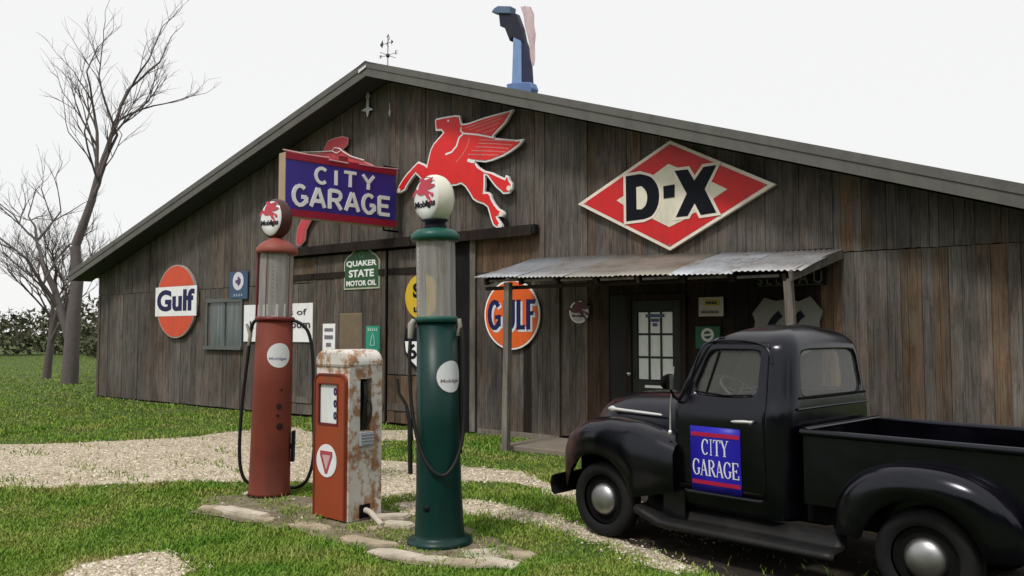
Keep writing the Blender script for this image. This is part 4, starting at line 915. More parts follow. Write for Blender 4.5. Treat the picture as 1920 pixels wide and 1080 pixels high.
# casing as a shell so that the nozzle niche on its right side is a real recess
cs = MB(); prof = fprof(-wd, 0, .02, ht_, .13)
ny0, ny1, nz0, nz1 = .13, .27, .86, 1.36
cs.prism(fprof(-wd, 0, nz1, ht_, .13), 0, dp); cs.box(-wd, 0, 0, dp, .02, nz0)
cs.box(-wd, 0, 0, ny0, nz0 + .0005, nz1 - .0005); cs.box(-wd, 0, ny1, dp, nz0 + .0005, nz1 - .0005); cs.box(-wd, -.1, ny0, ny1, nz0 + .0005, nz1 - .0005)
ob('casing', cs, M_peel, mp)
ob('crown', MB().prism([(x, z) for x, z in fprof(-wd - .012, .012, 1.47, ht_ + .012, .14)], -.02, dp + .012), M_peel, mp, bevel=.03)
ob('niche_lining', MB().box(-.099, -.09, ny0 + .001, ny1 - .001, nz0 + .001, nz1 - .001), M_ink, mp)
ob('nozzle', MB().tube(smooth([(-.04, .19, .88), (-.03, .2, 1.05), (.0, .2, 1.2), (-.04, .2, 1.33)]), [.03] * 7 + [.022] * 12, 8).tube(smooth([(.0, .2, 1.18), (.05, .22, 1.12), (.045, .22, .98), (0, .21, .92)]), .01, 6), M_hose, mp)
cr = MB().box(.001, .03, .12, .28, .72, .85)
for k in range(4): cr.box(.0305, .036, .125, .275, .735 + k * .03, .745 + k * .03)
ob('nozzle_cradle', cr, paint('grey_cradle', (.36, .38, .42), .5), mp, bevel=.004)
M_pumporange = paint('orange_red_paint', (.3, .052, .015), .55, .25, 2.5, (.17, .07, .03), .85, chips=.7)
# front panel with dial opening
fp = MB(); ox0, ox1, oz0, oz1 = -.445, -.145, .92, 1.31; zt2 = 1.41; yF, yB = -.028, -.001
pr = fprof(-wd + .004, -.02, 1.31, zt2, .085)
fp.prism(pr, yF, yB); fp.box(-wd + .004, -.02, yF, yB, .03, oz0); fp.box(-wd + .004, ox0, yF, yB, oz0 + .0003, oz1 - .0003); fp.box(ox1, -.02, yF, yB, oz0 + .0003, oz1 - .0003)
ob('front_panel', fp, M_pumporange, mp)
ob('panel_rim', MB().strip([(-wd + .012, .03), (-wd + .012, 1.33), (-wd + .03, 1.375), (-wd + .08, 1.4), (-.1, 1.4), (-.05, 1.375), (-.03, 1.33), (-.03, .03)], .018, yF - .008, yF - .0005), M_pumpred, mp)
dl = ob('dial', MB().box(ox0 + .01, ox1 - .003, -.012, -.002, oz0 + .01, oz1 - .01), M_decal, mp)
td = MB()
for i, (ch, z_) in enumerate((('0', 1.23), ('0', 1.115), ('0', 1.0))): text(td, ch, -.225, -.175, z_ - .03, z_ + .045, -.0165, -.0125, .05)
ob('digits', td, M_navy, dl)
rim = MB().strip([(ox0, oz0), (ox0, oz1), (ox1, oz1), (ox1, oz0), (ox0, oz0)], .022, yF - .006, yF - .0004); ob('dial_frame', rim, MATS['deep_red_paint'], mp)
rb = ob('roundel', MB().disc(-.305, .57, .158, .158, yF - .005, yF - .0005, 40), M_decal, mp)
trn = MB().strip([(-.4, .645), (-.21, .645)], .035, yF - .0095, yF - .0055).strip([(-.39, .63), (-.305, .45)], .03, yF - .009, yF - .0055).strip([(-.22, .63), (-.305, .45)], .03, yF - .0085, yF - .0055); ob('triangle_emblem', trn, paint('dull_red_print', (.4, .06, .07)), rb)
tr2 = MB().prism([(-.36, .622), (-.25, .622), (-.305, .51)], yF - .008, yF - .0055); ob('triangle_fill', tr2, paint('pink_print', (.6, .35, .36)), rb)
ob('outlet_pipe', MB().tube(smooth([(-.05, .2, .1), (.06, .2, .1), (.2, .16, .07), (.38, .1, .03)]), .028, 10), paint('pale_pipe', (.52, .46, .38), .7), mp)
ob('outlet_hole', MB().box(.0005, .004, .13, .26, .03, .16), M_ink, mp)

# ------------------------------------------------------------------ stones of the pump island
def stone_mesh(lx, ly, lz, seed, lump=.22):
    r = random.Random(seed); n = r.randint(7, 10); pts = []
    for i in range(n):
        g = 2 * math.pi * (i + r.uniform(-.3, .3)) / n; k = r.uniform(.8, 1.1)
        c_, s_ = math.cos(g), math.sin(g); pts.append((lx * .56 * k * math.copysign(abs(c_) ** .6, c_), ly * .56 * k * math.copysign(abs(s_) ** .6, s_)))
    bm = bmesh.new(); lo = [bm.verts.new((x, y, -.02)) for x, y in pts]; hi = [bm.verts.new((x * .95, y * .93, lz * r.uniform(.5, .72))) for x, y in pts]
    c_ = bm.verts.new((r.uniform(-.1, .1) * lx, r.uniform(-.1, .1) * ly, lz * .66))
    for i in range(n):
        j = (i + 1) % n; bm.faces.new((lo[i], lo[j], hi[j], hi[i])); bm.faces.new((hi[i], hi[j], c_))
    bmesh.ops.bevel(bm, geom=[e for e in bm.edges if all(v in hi for v in e.verts)], offset=lz * .16, segments=2, affect='EDGES')
    me = bpy.data.meshes.new('stone'); bm.to_mesh(me); bm.free(); return me
M_stone = paint('pale_limestone', (.52, .46, .37), .9, .35, 12, (.14, .12, .08), .8, bump=.6, spec=.15)
M_stone2 = paint('tan_limestone', (.4, .33, .24), .9, .4, 12, (.12, .11, .06), .9, bump=.6, spec=.15)
def stone(px, py, lx, ly, lz, rot, m, label, seed):
    p = G(px, py); o = ob('stone', stone_mesh(lx * 1.15, ly * 1.2, lz * .8, seed), m, loc=(p.x, p.y, -.004), rot=(0, 0, R(rot))); tag(o, label, 'stone', 'stones edging the pump island'); return o
stone(408, 957, .36, .2, .07, -30, M_stone2, 'flat tan stone at the left tip of the pump island', 1)
stone(455, 966, .62, .17, .1, -38, M_stone, 'long pale kerb stone in front of the red pump', 2)
stone(497, 977, .2, .15, .06, -40, M_stone2, 'small stone at the right end of the long pale kerb stone', 3)
stone(585, 990, .42, .2, .05, -33, M_stone2, 'flat tan stone before the front of the squat rusty pump', 4)
stone(690, 1019, .5, .16, .06, -30, M_stone2, 'low weathered kerb stone left of the green pump foot', 5)
stone(745, 1043, .42, .17, .06, -28, M_stone, 'pale kerb stone just below and left of the green pump flange', 6)
stone(734, 975, .34, .2, .11, 10, M_stone, 'chunky pale stone between the squat pump and the green pump', 7)
stone(748, 990, .3, .17, .1, -20, M_stone, 'wedge of pale stone touching the left of the green pump foot', 8)
stone(712, 993, .2, .12, .06, 40, M_stone2, 'small broken stone by the outlet pipe of the squat pump', 9)
stone(905, 1041, .3, .24, .05, 20, M_stone, 'flat paving stone at the right of the green pump flange', 10)
stone(955, 1042, .34, .2, .05, -12, M_stone2, 'tan paving stone at the right tip of the island', 11)
stone(930, 1058, .36, .2, .05, -30, M_stone, 'front paving stone at the right end of the island', 12)
stone(865, 1058, .34, .18, .05, -15, M_stone2, 'paving stone in front of the green pump flange', 13)
stone(488, 925, .3, .16, .05, 10, M_stone, 'pale stone against the back left of the red pump', 14)
stone(600, 952, .26, .13, .05, -20, M_stone2, 'small stone between the red pump and the squat pump', 15)
stone(820, 1052, .3, .16, .045, -20, M_stone, 'pale slab directly below the green pump flange', 16)

# ------------------------------------------------------------------ pickup truck
K = .92
TD = Vector((-.69058672, .7232496, 0)); TO = Vector((1.34238833, 7.93015144, 0))
tk_ = thing('pickup_truck', 'old black pickup truck with rounded cab and a blue garage sign on its door', 'pickup truck', TO, (0, 0, math.atan2(TD.y, TD.x)))
t = NT('worn_black_paint'); tc = t.new('ShaderNodeTexCoord').outputs['Object']
n1 = t.noise(tc, 3, 6, .6); n2 = t.noise(tc, 16, 5, .6)
c = t.ramp(n1, [(.3, (.0008, .0008, .0018)), (.7, (.003, .003, .0055))])
sxyz = t.new('ShaderNodeSeparateXYZ'); t.lk(tc, sxyz.inputs[0])
rx = t.math('MULTIPLY', t.math('SUBTRACT', sxyz.outputs[0], .14), 5.); rx = t.math('MAXIMUM', t.math('MINIMUM', rx, 1.), 0.)
rf = t.math('MULTIPLY', rx, t.ramp(t.math('ADD', t.math('MULTIPLY', n1, .7), t.math('MULTIPLY', n2, .3)), [(.38, (0, 0, 0)), (.55, (.85,) * 3)]))
c = t.mix(rf, c, (.085, .036, .028)); t.lk(c, t.b.inputs['Base Color'])
rgh = t.ramp(n1, [(.3, (.14,) * 3), (.75, (.3,) * 3)]); rgh = t.mix(rf, rgh, (.8, .8, .8)); t.lk(rgh, t.b.inputs['Roughness']); t.b.inputs['Specular IOR Level'].default_value = .45; t.b.inputs['Specular Tint'].default_value = (.86, .88, 1, 1)
M_blk = t.m
M_chrome = paint('dull_chrome', (.42, .42, .42), .42, .2, 6, (.12, .11, .1), .6, metal=1)
M_trim = paint('bright_trim', (.78, .78, .76), .3, .1, 6, dirt_amt=.15, metal=.6)
M_tyre = paint('tyre_rubber', (.01, .01, .011), .75, .3, 10, (.04, .036, .03), .4, spec=.2)
M_under = paint('underbody_black', (.006, .006, .006), .85, .2, dirt_amt=.1, spec=.1)
M_int = paint('dark_interior', (.03, .028, .026), .7); M_wheelrim = paint('grey_steering_rim', (.2, .2, .19), .35, .1)
def kx(mb): return mb.xf(lambda v: v * K)
# hood
def hood_sec(x, w_, zt_, zb_, n=10):
    pts = []
    for i in range(2 * n + 1):
        th = math.pi * i / (2 * n); c_, s_ = math.cos(th), math.sin(th)
        pts.append((x, w_ * math.copysign(abs(c_) ** .62, c_), zb_ + (zt_ - zb_) * abs(s_) ** .72))
    return pts
HS = [(-.78, .68, 1.40, .95), (-.5, .645, 1.395, .95), (-.2, .6, 1.385, .95), (.05, .56, 1.365, .95), (.2, .52, 1.335, .95), (.32, .47, 1.28, .95), (.41, .41, 1.2, .95), (.46, .34, 1.11, .95), (.475, .26, 1.03, .95)]
hd = MB().loft([hood_sec(*h) for h in HS]); hd.add(hood_sec(*HS[-1]), [tuple(range(21))])
ob('hood', kx(hd), M_blk, tk_, subd=1)
for sg in (1, -1):
    tr = MB()
    secs = []
    for x, r_ in ((.14, .006), (.12, .02), (.08, .034), (.05, .03), (.03, .018), (-.15, .017), (-.4, .016), (-.58, .013), (-.6, .004)):
        w_ = np.interp(-x, [-.475, -.41, -.2, -.05, .2, .5, .78], [.26, .41, .52, .56, .6, .645, .68])
        secs.append([(x, sg * (w_ * 1.0 + .006 + .014 * math.cos(a)), 1.205 + .012 * x + r_ * math.sin(a)) for a in [2 * math.pi * i / 8 for i in range(8)]])
    ob('hood_trim', kx(tr.loft(secs, True, caps=True)), M_trim, tk_)
# fenders
def fender(x0, x1, cx, topf, yin, yout, zlow, arch_r, n=44):
    secs = []
    for i in range(n + 1):
        x = x0 + (x1 - x0) * i / n; zt_, yo = topf(x)
        d = x - cx; zl = zlow(x)
        if abs(d) < arch_r: zl = max(zl, .36 + math.sqrt(arch_r ** 2 - d * d))
        zl = min(zl, zt_ - .05)
        ym = yin + (yo - yin) * .45; sh = zt_ - .13
        if sh < zl + .02: sh = zl + .02
        secs.append([(x, yin, zt_ - .035), (x, (yin + ym) / 2, zt_ - .008), (x, ym, zt_), (x, ym + (yo - ym) * .5, zt_ - .02), (x, ym + (yo - ym) * .85, zt_ - .065), (x, yo, sh), (x, yo, sh * .6 + zl * .4), (x, yo - .01, zl + .03), (x, yo - .025, zl)])
    return secs
def ftop(x):
    zt_ = float(np.interp(x, [-.9, -.7, -.4, -.1, .15, .3, .42, .5, .53], [1.02, 1.085, 1.14, 1.155, 1.13, 1.07, .98, .86, .74]))
    yo = float(np.interp(x, [-.9, -.7, -.4, 0, .3, .45, .53], [.93, .945, .95, .94, .91, .85, .76])); return zt_, yo
def fzl(x): return float(np.interp(x, [-.9, -.46, .4, .53], [.56, .46, .42, .46]))
def mirror(secs): return [[(p[0], -p[1], p[2]) for p in s][::-1] for s in secs]
FS = fender(-.9, .53, 0, ftop, .5, .95, fzl, .44)
for sg in (1, -1):
    m_ = MB().loft(FS if sg > 0 else mirror(FS)); e = FS[0] if sg > 0 else mirror(FS)[0]; m_.add(e, [tuple(range(len(e)))]); e = FS[-1] if sg > 0 else mirror(FS)[-1]; m_.add(e, [tuple(range(len(e)))])
    ob('front_fender', kx(m_), M_blk, tk_)
def rtop(x):
    u_ = (x + 2.94) / .68; zt_ = .52 + .5 * max(0, 1 - abs(u_) ** 2.4) ** .5; yo = .72 + .23 * max(0, 1 - abs(u_) ** 3) ** .5; return zt_, yo
RSx = fender(-3.62, -2.265, -2.95, rtop, .66, .95, lambda x: .44, .42)
for sg in (1, -1):
    m_ = MB().loft(RSx if sg > 0 else mirror(RSx)); ob('rear_fender', kx(m_), M_blk, tk_)
# cab and doors from one surface, the doors cut out as parts of their own
LV = [.44, .6, .9, 1.15, 1.29, 1.345, 1.42, 1.56, 1.70, 1.82, 1.87, 1.94, 1.99, 2.02]
def lv(z):
    w_ = np.interp(z, [.44, .6, .9, 1.15, 1.29, 1.345, 1.42, 1.82, 1.87, 1.94, 1.99, 2.02], [.79, .82, .838, .842, .838, .815, .79, .705, .68, .60, .46, .25])
    xf_ = np.interp(z, [.44, 1.345, 1.42, 1.82, 1.87, 1.94, 1.99, 2.02], [-.74, -.74, -.82, -1.02, -1.06, -1.16, -1.29, -1.42])
    xr_ = np.interp(z, [.44, 1.345, 1.42, 1.82, 1.87, 1.94, 1.99, 2.02], [-1.93, -1.935, -1.93, -1.895, -1.875, -1.82, -1.72, -1.6])
    return float(w_), float(xf_), float(xr_)
def ring(z):
    w_, xf_, xr_ = lv(z); sc_ = min(1, w_ / .79); cr_ = .16 * sc_; cf = .07 * sc_; bow = .06 * sc_
    dz = max(0, min(1, (z - 1.345) / .5)); top = max(0, (z - 1.87) / .15)
    xa, xb = xf_ - cf - bow, xr_ + cr_
    xd0 = -.88 - .2 * dz; xd1 = -1.74 + .02 * dz; xw0 = -1.0 - .17 * dz; xw1 = -1.655
    if top > 0:
        fr_ = lambda q: (q - (-.82)) / (-1.78 + .82)
        xs = [xa + (xb - xa) * k for k in (.0, .06, .16, .3, .55, .78, .9, 1)]
    else: xs = [xa, xd0, xw0, (xw0 * .7 + xw1 * .3), (xw0 * .3 + xw1 * .7), xw1, xd1, xb]
    h_ = [(xf_, 0), (xf_ - .002, .035), (xf_ - bow * .35, w_ * .45), (xf_ - bow, w_ - cf * 1.6), (xa + cf * .3, w_ - cf * .3)]
    h_ += [(x, w_) for x in xs]
    h_ += [(xr_ + cr_ * .3, w_ - cr_ * .3), (xr_, w_ - cr_), (xr_, w_ * .74), (xr_, w_ * .36), (xr_, 0)]
    full = h_ + [(x, -y) for x, y in h_[-2:0:-1]]
    return [(x, y, z + (.03 if z > 1.85 else 0) * (1 - (abs(y) / max(w_, .1)) ** 2)) for x, y in full]
rings = [ring(z) for z in LV]; NR = len(rings[0]); NH = 18
side = {'d0': 6, 'w0': 7, 'w1': 10, 'd1': 11}
def build_cab():
    parts = {'cab': [], 'dl': [], 'dr': []}
    for j in range(len(LV) - 1):
        for k in range(NR):
            kk = k if k < NH - 1 else NR - 1 - k          # mirrored column index
            left = k < NH - 1
            zwin = 6 <= j <= 8
            if zwin and 1 <= kk <= 2: continue                                  # windscreen
            if zwin and 15 <= kk <= 16: continue                               # rear window
            isdoor = 6 <= kk <= 10 and 1 <= j <= 9
            if zwin and 7 <= kk <= 9: continue                                  # door window
            parts[('dl' if left else 'dr') if isdoor else 'cab'].append((j, k))
    return parts
pc = build_cab()
def cab_mesh(cells, name, out=0):
    bm = bmesh.new(); vm = {}
    ce = bm.edges.layers.float.new('crease_edge'); cv = bm.verts.layers.float.new('crease_vert')
    def V_(j, k):
        k %= NR
        if (j, k) not in vm:
            p = Vector(rings[j][k]); p.y += out * (1 if p.y > 0 else -1); vm[(j, k)] = bm.verts.new(p * K)
        return vm[(j, k)]
    for j, k in cells:
        f_ = bm.faces.new((V_(j, k), V_(j, k + 1), V_(j + 1, k + 1), V_(j + 1, k))); f_.smooth = True
    if name == 'cab':
        f_ = bm.faces.new([V_(len(LV) - 1, k) for k in range(NR)]); f_.smooth = True
    inv = {v: q for q, v in vm.items()}
    def dooredge(e):
        q = [inv[v] for v in e.verts]
        ks = [min(k, NR - k) if k > NH - 1 else k for j, k in q]; js = [j for j, k in q]
        inr = all(6 <= k <= 11 for k in ks) and all(1 <= j <= 10 for j in js)
        return inr and ((all(k == 6 for k in ks)) or all(k == 11 for k in ks) or all(j == 1 for j in js) or all(j == 10 for j in js))
    for e in bm.edges:
        if e.is_boundary and dooredge(e):
            e[ce] = 1.0
    bm.normal_update(); bmesh.ops.recalc_face_normals(bm, faces=bm.faces[:])
    me = bpy.data.meshes.new(name); bm.to_mesh(me); bm.free(); return me
cab = ob('cab', cab_mesh(pc['cab'], 'cab'), M_blk, tk_, subd=2, solid=0)
dl_ = ob('door', cab_mesh(pc['dl'], 'door', .006), M_blk, tk_, subd=2); dl_['label'] = 'left door with the blue garage sign'
dr_ = ob('door', cab_mesh(pc['dr'], 'door', .006), M_blk, tk_, subd=2)
for o_ in (cab, dl_, dr_):
    md = o_.modifiers.new('s', 'SOLIDIFY'); md.thickness = .02; md.offset = -1
# glass
def win_patch(js, ks, inset_):
    rows = []
    for j in js: rows.append([tuple((Vector(rings[j][k % NR]) + Vector(inset_)) * K) for k in ks])
    return MB().loft(rows)
ob('windshield', win_patch((6, 7, 8, 9), (1, 2, 3), (-.02, 0, 0)), M_glass_car, tk_); ob('windshield', win_patch((6, 7, 8, 9), (NR - 1, NR - 2, NR - 3), (-.02, 0, 0)), M_glass_car, tk_)
ob('rear_window', win_patch((6, 7, 8, 9), (15, 16, 17, 18, 19), (.02, 0, 0)), M_glass_car, tk_)
ob('door_window', win_patch((6, 7, 8, 9), (7, 8, 9, 10), (0, -.022, 0)), M_glass_car, dl_); ob('door_window', win_patch((6, 7, 8, 9), (NR - 7, NR - 8, NR - 9, NR - 10), (0, .022, 0)), M_glass_car, dr_)
for o_, sg in ((dl_, 1), (dr_, -1)):
    hnd = MB().tube([(-1.45, sg * .858, 1.218), (-1.49, sg * .882, 1.222), (-1.58, sg * .886, 1.228), (-1.655, sg * .88, 1.228)], [.008, .013, .014, .01], 8).tube([(-1.635, sg * .83, 1.226), (-1.635, sg * .885, 1.226)], .014, 8)
    ob('handle', kx(hnd), M_trim, o_)
    ob('vent_bar', kx(MB().beam((-1.145, sg * .765, 1.43), (-1.24, sg * .69, 1.8), .022, .02)), M_under, o_)
    ob('window_trim', kx(MB().tube([(-1.05, sg * .792, 1.45), (-1.35, sg * .797, 1.425), (-1.6, sg * .79, 1.44)], .008, 6)), M_under, o_)
# drip rail above each door
for sg in (1, -1):
    ob('drip_rail', kx(MB().tube(smooth([(-1.0, sg * .775, 1.56), (-1.05, sg * .745, 1.74), (-1.12, sg * .70, 1.865), (-1.3, sg * .685, 1.895), (-1.55, sg * .685, 1.885), (-1.7, sg * .70, 1.83), (-1.76, sg * .73, 1.7)]), .012, 6)), M_blk, tk_)
# door sign
ds = MB(); X0, X1, Z0, Z1 = -1.525, -1.035, .60, 1.155
def door_y(z): return float(np.interp(z, [.6, .9, 1.15, 1.29], [.82, .838, .842, .838])) + .012
def patch(x0, x1, z0, z1, dy, n=6):
    rows = [[((x0 + (x1 - x0) * i / 2) * K, (door_y(z0 + (z1 - z0) * j / n) + dy) * K, (z0 + (z1 - z0) * j / n) * K) for i in range(3)] for j in range(n + 1)]
    return MB().loft(rows[::-1])
M_dsb = paint('bright_blue_vinyl', (.02, .016, .4), .4, .06, dirt_amt=.05)
dsn = ob('door_sign', patch(X0, X1, Z0, Z1, .0), M_dsb, dl_, solid=.003)
for q0_ in (Z1 - .085, Z0 + .06): ob('door_sign_band', patch(X0 + .01, X1 - .01, q0_, q0_ + .035, .004), paint('crimson_vinyl', (.4, .01, .06), .4, .08, dirt_amt=.05), dl_)
# serif capitals: thick and thin strokes with little feet
def serif(ch, x, z, w_, h_, mb, y):
    T_, t_ = w_ * .2, w_ * .09
    def P(a, b): return (x + a * w_, z + b * h_)
    def st(p, q, th): mb.strip([P(*p), P(*q)], th, y, y + .001)
    def foot(a, b, l=.32): st((a - l / 2, b), (a + l / 2, b), h_ * .045)
    def arc(cx, cz, rx, rz, a0, a1, n=16): 
        pts = [P(cx + rx * math.cos(R(a0 + (a1 - a0) * i / n)), cz + rz * math.sin(R(a0 + (a1 - a0) * i / n))) for i in range(n + 1)]
        ws = [t_ + (T_ - t_) * abs(math.cos(R(a0 + (a1 - a0) * i / n))) for i in range(n + 1)]; mb.strip(pts, ws, y, y + .001)
    if ch in 'CG':
        arc(.52, .5, .43, .48, 45, 315); st((.86, .95), (.86, .72), t_ * 1.2)
        if ch == 'G': st((.84, .42), (.84, .1), T_); foot(.84, .42, .4)
        else: pass
    elif ch == 'I': st((.5, 0), (.5, 1), T_ * 1.0); foot(.5, .02, .55); foot(.5, .98, .55)
    elif ch == 'T': st((.5, 0), (.5, 1), T_); foot(.5, .02, .4); st((.02, .97), (.98, .97), t_ * 1.1); st((.04, 1), (.04, .8), t_); st((.96, 1), (.96, .8), t_)
    elif ch == 'Y': st((.1, 1), (.5, .45), T_); st((.9, 1), (.5, .45), t_); st((.5, .5), (.5, 0), T_); foot(.5, .02, .4); foot(.1, .98); foot(.9, .98)
    elif ch == 'A': st((.12, 0), (.48, 1), t_); st((.86, 0), (.48, 1), T_); st((.25, .33), (.72, .33), t_); foot(.1, .02); foot(.86, .02)
    elif ch == 'R': st((.2, 0), (.2, 1), T_); foot(.2, .02, .4); st((.1, .97), (.5, .97), t_); arc(.45, .74, .35, .23, 90, -90, 10); st((.2, .51), (.5, .51), t_); st((.48, .52), (.9, 0), T_); foot(.9, .02, .25)
    elif ch == 'E': st((.22, 0), (.22, 1), T_); st((.08, .97), (.86, .97), t_); st((.08, .03), (.9, .03), t_); st((.22, .5), (.65, .5), t_); st((.85, 1), (.85, .78), t_); st((.9, 0), (.9, .24), t_); st((.65, .6), (.65, .4), t_)
sl_ = MB()
def sword(s_, x0, x1, z, h_):
    wd_ = [(.55 if c == 'I' else 1) for c in s_]; gap = .06; un = (x1 - x0) / (sum(wd_) + gap * (len(s_) - 1)); x = x0
    for i, c in enumerate(s_): serif(c, x, z, wd_[i] * un, h_, sl_, 0); x += (wd_[i] + gap) * un
# local sign plane: x runs right as seen from the left side (towards the rear)
sword('CITY', .115, .375, .315, .135); sword('GARAGE', .02, .475, .135, .14)
sl_.xf(lambda v: Vector(((X1 - v.x) * K, (door_y(Z0 + v.z) + .004 - v.y) * K, (Z0 + v.z) * K)))
ob('door_sign_lettering', sl_, paint('white_vinyl', (.8, .8, .84), .4, .04, dirt_amt=.05), dl_)
# cab interior
it = MB().box(-1.8, -1.4, -.66, .66, .62, .86).box(-1.84, -1.7, -.66, .66, .86, 1.3); ob('seat', kx(it), paint('worn_seat', (.07, .06, .05), .8), tk_, bevel=.04)
ob('dashboard', kx(MB().box(-1.02, -.86, -.72, .72, 1.12, 1.385)), M_int, tk_, bevel=.03)
sw = MB(); cw = Vector((-1.26, .38, 1.43)); ax_ = Vector((-.62, 0, .78)).normalized(); u1 = Vector((0, 1, 0)); u2 = ax_.cross(u1)
sw.tube([cw + (u1 * math.cos(2 * math.pi * i / 28) + u2 * math.sin(2 * math.pi * i / 28)) * .205 for i in range(29)], .012, 6, cap=False)
for a2 in (90, 210, 330): sw.tube([cw - ax_ * .02, cw + (u1 * math.cos(R(a2)) + u2 * math.sin(R(a2))) * .2], .009, 6)
sw.tube([cw - ax_ * .0, cw - ax_ * .35], .02, 8)
ob('steering_wheel', kx(sw), M_wheelrim, tk_)
ob('cab_floor', kx(MB().box(-1.85, -.78, -.76, .76, .45, .5)), M_under, tk_)
ob('windshield_divider', kx(MB().beam((-.815, 0, 1.42), (-1.03, 0, 1.84), .045, .03)), M_blk, tk_)
ob('wiper', kx(MB().tube([(-.83, .35, 1.42), (-.86, .15, 1.52), (-.93, .08, 1.66)], .007, 5)), M_trim, tk_)
# cowl filler between hood and cab, splash panel, chassis
ob('inner_fender', kx(MB().box(-.78, .38, -.5, .5, .5, 1.06).box(-.88, -.72, -.8, .8, .46, 1.0)), M_under, tk_)
ob('chassis', kx(MB().box(-3.9, .5, -.5, -.38, .42, .56).box(-3.9, .5, .38, .5, .42, .56).box(-2.0, .1, -.3, .3, .36, .6).tube([(0, -.74, .36), (0, .74, .36)], .045, 8).tube([(-2.95, -.74, .36), (-2.95, .74, .36)], .06, 8)), M_under, tk_)
ob('grille', kx(MB().box(.36, .46, -.62, .62, .52, 1.02)), M_under, tk_, bevel=.03)
for k in range(5): ob('grille_bar', kx(MB().box(.461, .49, -.56, .56, .6 + k * .08, .635 + k * .08)), M_trim, tk_, bevel=.008)
for sg in (1, -1):
    hl_ = MB().lathe([(.1, -.1), (.11, -.02), (.105, 0), (.09, .02), (0, .035)], 24, (.47, sg * .66, .87), (1, 0, 0)); ob('headlight', kx(hl_), M_chrome, tk_)
ob('bumper', kx(MB().loft([[(.57 - .05 * abs(y) ** 2 + dx_, y, z) for dx_, z in ((0, .36), (.035, .38), (.05, .45), (.035, .52), (0, .54))] for y in np.linspace(-.92, .92, 15)])), M_under, tk_, solid=.012)
ob('bumper_bracket', kx(MB().box(.4, .57, .36, .44, .42, .48).box(.4, .57, -.44, -.36, .42, .48)), M_under, tk_)
for sg in (1, -1):
    rs = []
    for x in np.linspace(-2.36, -.5, 22):
        zr = .30 + (.1 * max(0, (x + .78) / .3) if x > -.78 else 0)
        rs.append([(x, sg * .72, zr + .12), (x, sg * .76, zr + .02), (x, sg * .8, zr), (x, sg * .95, zr), (x, sg * .965, zr - .02), (x, sg * .955, zr - .05)])
    ob('running_board', kx(MB().loft(rs)), paint('running_board_black', (.009, .0085, .0085), .45, .3, 12, spec=.25), tk_, solid=.012)
    ob('splash_panel', kx(MB().box(-.95, -.72, sg * .72 - .02, sg * .72 + .1 * (1 if sg > 0 else 0), .3, 1.0)), M_blk, tk_)
# mirror and aerial on the left
ob('mirror', kx(MB().tube([(-.93, .815, 1.335), (-.9, .9, 1.4), (-.885, .955, 1.5)], .012, 8).lathe([(0, .03), (.05, .026), (.062, .01), (.062, -.008), (0, -.012)], 20, (-.87, .975, 1.53), (.85, .1, .1)).box(-.915, -.885, .93, .985, 1.46, 1.6)), M_under, tk_)
ob('mirror_glass', kx(MB().box(-.922, -.916, .935, .98, 1.465, 1.595)), M_chrome, tk_)
ob('aerial', kx(MB().tube([(-.83, .86, 1.06), (-.835, .862, 1.3), (-.87, .85, 1.66)], [.009, .006, .004], 6).lathe([(0, -.02), (.018, -.015), (.018, .02), (0, .03)], 10, (-.83, .86, 1.07))), M_trim, tk_)
ob('wiper_spare', kx(MB().tube([(-.8, .5, 1.39), (-.86, .42, 1.5)], .006, 5)), M_trim, tk_) if False else None
# wheels
def wheel_parts(cx, sg):
    ax2 = (0, sg, 0); c_ = (cx, sg * .735, .36)
    rim = ob('wheel', kx(MB().lathe([(.25, -.07), (.245, .03), (.225, .055), (.2, .03), (.15, .045), (.12, .05), (0, .05)], 40, c_, ax2)), M_under, tk_)
    ob('tyre', kx(MB().lathe([(.235, -.085), (.3, -.1), (.34, -.085), (.358, -.05), (.362, 0), (.358, .05), (.342, .082), (.32, .094), (.3, .1), (.265, .096), (.235, .075)], 48, c_, ax2)), M_tyre, rim)
    hcp = [(.15, .045), (.148, .06), (.138, .08), (.115, .1), (.075, .116), (.035, .123), (0, .124)]
    ob('hubcap', kx(MB().lathe(hcp, 32, c_, ax2)), M_chrome, rim)
    return rim
for cx in (0, -2.95):
    for sg in (1, -1): wheel_parts(cx, sg)
# pickup bed
bd = MB().box(-4.0, -2.0, -.66, .66, .68, .73)
for sg in (1, -1): bd.box(-4.0, -2.0, sg * .68 - .015, sg * .68 + .015, .6, 1.15)
bd.box(-2.03, -2.0, -.665, .665, .6, 1.17)
ob('bed', kx(bd), M_blk, tk_)
for sg in (1, -1): ob('bed_rail', kx(MB().tube([(-4.0, sg * .7, 1.165), (-1.985, sg * .7, 1.165)], .03, 10)), M_blk, tk_)
ob('bed_rail', kx(MB().tube([(-2.015, -.7, 1.185), (-2.015, .7, 1.185)], .022, 10)), M_blk, tk_)
ob('tailgate', kx(MB().box(-4.04, -4.01, -.66, .66, .62, 1.16)), M_blk, tk_, bevel=.01)
ob('cab_rear_moulding', kx(MB().tube([(-1.94, -.66, 1.335), (-1.945, 0, 1.34), (-1.94, .66, 1.335)], .012, 8)), M_blk, tk_)
ob('rear_window_sill', kx(MB().box(-1.955, -1.925, -.6, .6, 1.415, 1.435)), M_under, tk_)

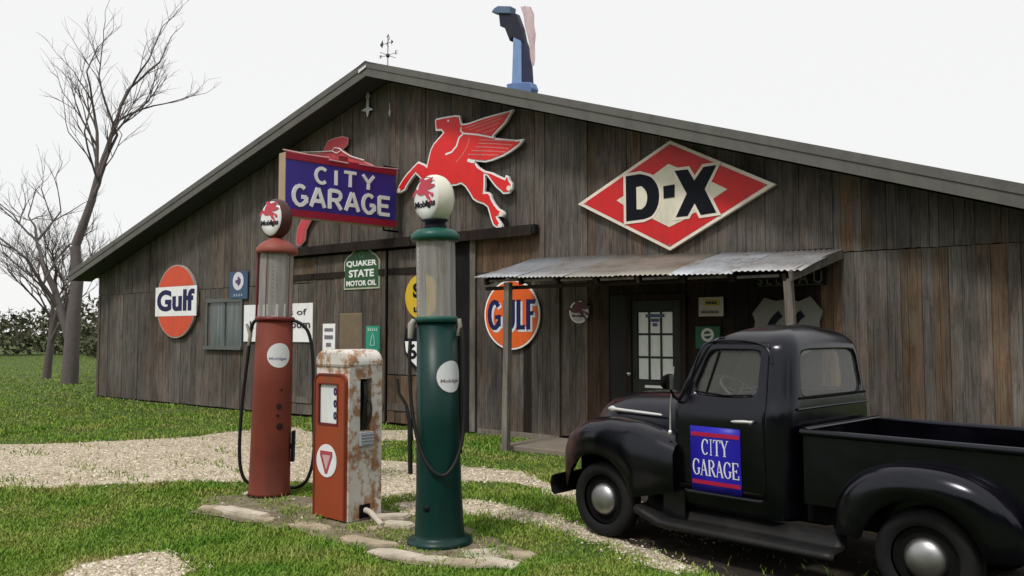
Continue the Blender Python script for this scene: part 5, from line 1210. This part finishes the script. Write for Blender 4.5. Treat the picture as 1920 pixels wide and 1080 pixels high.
# ------------------------------------------------------------------ trees on the left, behind the barn
M_bark = paint('grey_bark', (.12, .1, .095), .9, .3, 8)
def bare_tree(seed, h_, spread, lean=(0, 0)):
    r = random.Random(seed); trunk = MB(); twigs = MB()
    def grow(p, d, L, rad, lev):
        pts = [p]; rr_ = [rad]; q = p.copy(); n = 4 if lev < 3 else 3
        for i in range(n):
            d = (d + Vector((r.uniform(-1, 1), r.uniform(-1, 1), r.uniform(-.5, .8))) * .16).normalized(); q = q + d * L / n; pts.append(q.copy()); rr_.append(rad * (1 - .4 * (i + 1) / n))
        (trunk if lev < 2 else twigs).tube(pts, rr_, 7 if lev < 2 else 3, cap=False)
        if lev < 7:
            for k in range(r.randint(2, 3) + (1 if lev in (1, 2) else 0)):
                t_ = r.uniform(.35, 1) if k else 1; b = pts[min(int(t_ * n), n)]
                nd = (d + Vector((r.uniform(-1, 1), r.uniform(-1, 1), r.uniform(-.25, .7))) * spread).normalized()
                grow(b, nd, L * r.uniform(.58, .8), max(rad * .56, .0055), lev + 1)
    grow(Vector((0, 0, 0)), Vector((lean[0], lean[1], 1)).normalized(), h_ * .3, h_ * .018, 0)
    return trunk.mesh('trunk'), twigs.mesh('crown')
tspec = [(-15.7, 29.5, 16.5, 11, 'bare grey tree rising behind the left end of the barn'), (-18.5, 33, 9.5, 5, 'shorter bare tree at the far left edge beyond the barn'), (-15.6, 41, 8.5, 8, 'distant bare tree just left of the barn eave')]
for x, y, h_, sd_, lb in tspec:
    a, b = bare_tree(sd_, h_, .75); tt = thing('bare_tree', lb, 'tree', (x, y, 0), (0, 0, sd_), 'bare trees left of the barn'); ob('trunk', a, M_bark, tt); ob('crown', b, M_bark, tt)
bx_, by_ = [], []
n = 26000; ang = rng.random(n); X_ = -70 + 62 * ang; Yc = 62 + 10 * rng.random(n) + 6 * np.sin(X_ * .3); Zc = (rng.random(n) ** .8) * (3.0 + 1.2 * np.sin(X_ * .45) + .9 * np.sin(X_ * 1.3))
P_ = np.stack([X_, Yc, np.maximum(Zc, .05)], 1); V = P_[:, None, :] + rng.normal(0, .17, (n, 3, 3)); 
t = NT('brush_foliage'); pos = t.new('ShaderNodeNewGeometry').outputs['Position']; t.lk(t.ramp(t.noise(pos, .6, 5), [(.35, (.045, .055, .025)), (.65, (.11, .105, .06))]), t.b.inputs['Base Color']); t.b.inputs['Roughness'].default_value = .9
bo = ob('distant_brush', raw_mesh('distant_brush', V.reshape(-1, 3), np.arange(n * 3, dtype=np.int32), 3), t.m); bo['kind'] = 'stuff'

# added unseen tree belt behind the camera, darkens truck reflections and camera-facing surfaces
n = 15000; X_ = rng.random(n) * 130 - 65; Y_ = -24 - 9 * rng.random(n); top = 9.5 + 2.2 * np.sin(X_ * .21) + 1.4 * np.sin(X_ * .57 + 1)
Z_ = .2 + (rng.random(n) ** .75) * top; P_ = np.stack([X_, Y_, Z_], 1); V = P_[:, None, :] + rng.normal(0, .62, (n, 3, 3))
wo_ = ob('added_tree_belt', raw_mesh('added_tree_belt', V.reshape(-1, 3), np.arange(n * 3, dtype=np.int32), 3), t.m); wo_['kind'] = 'stuff'
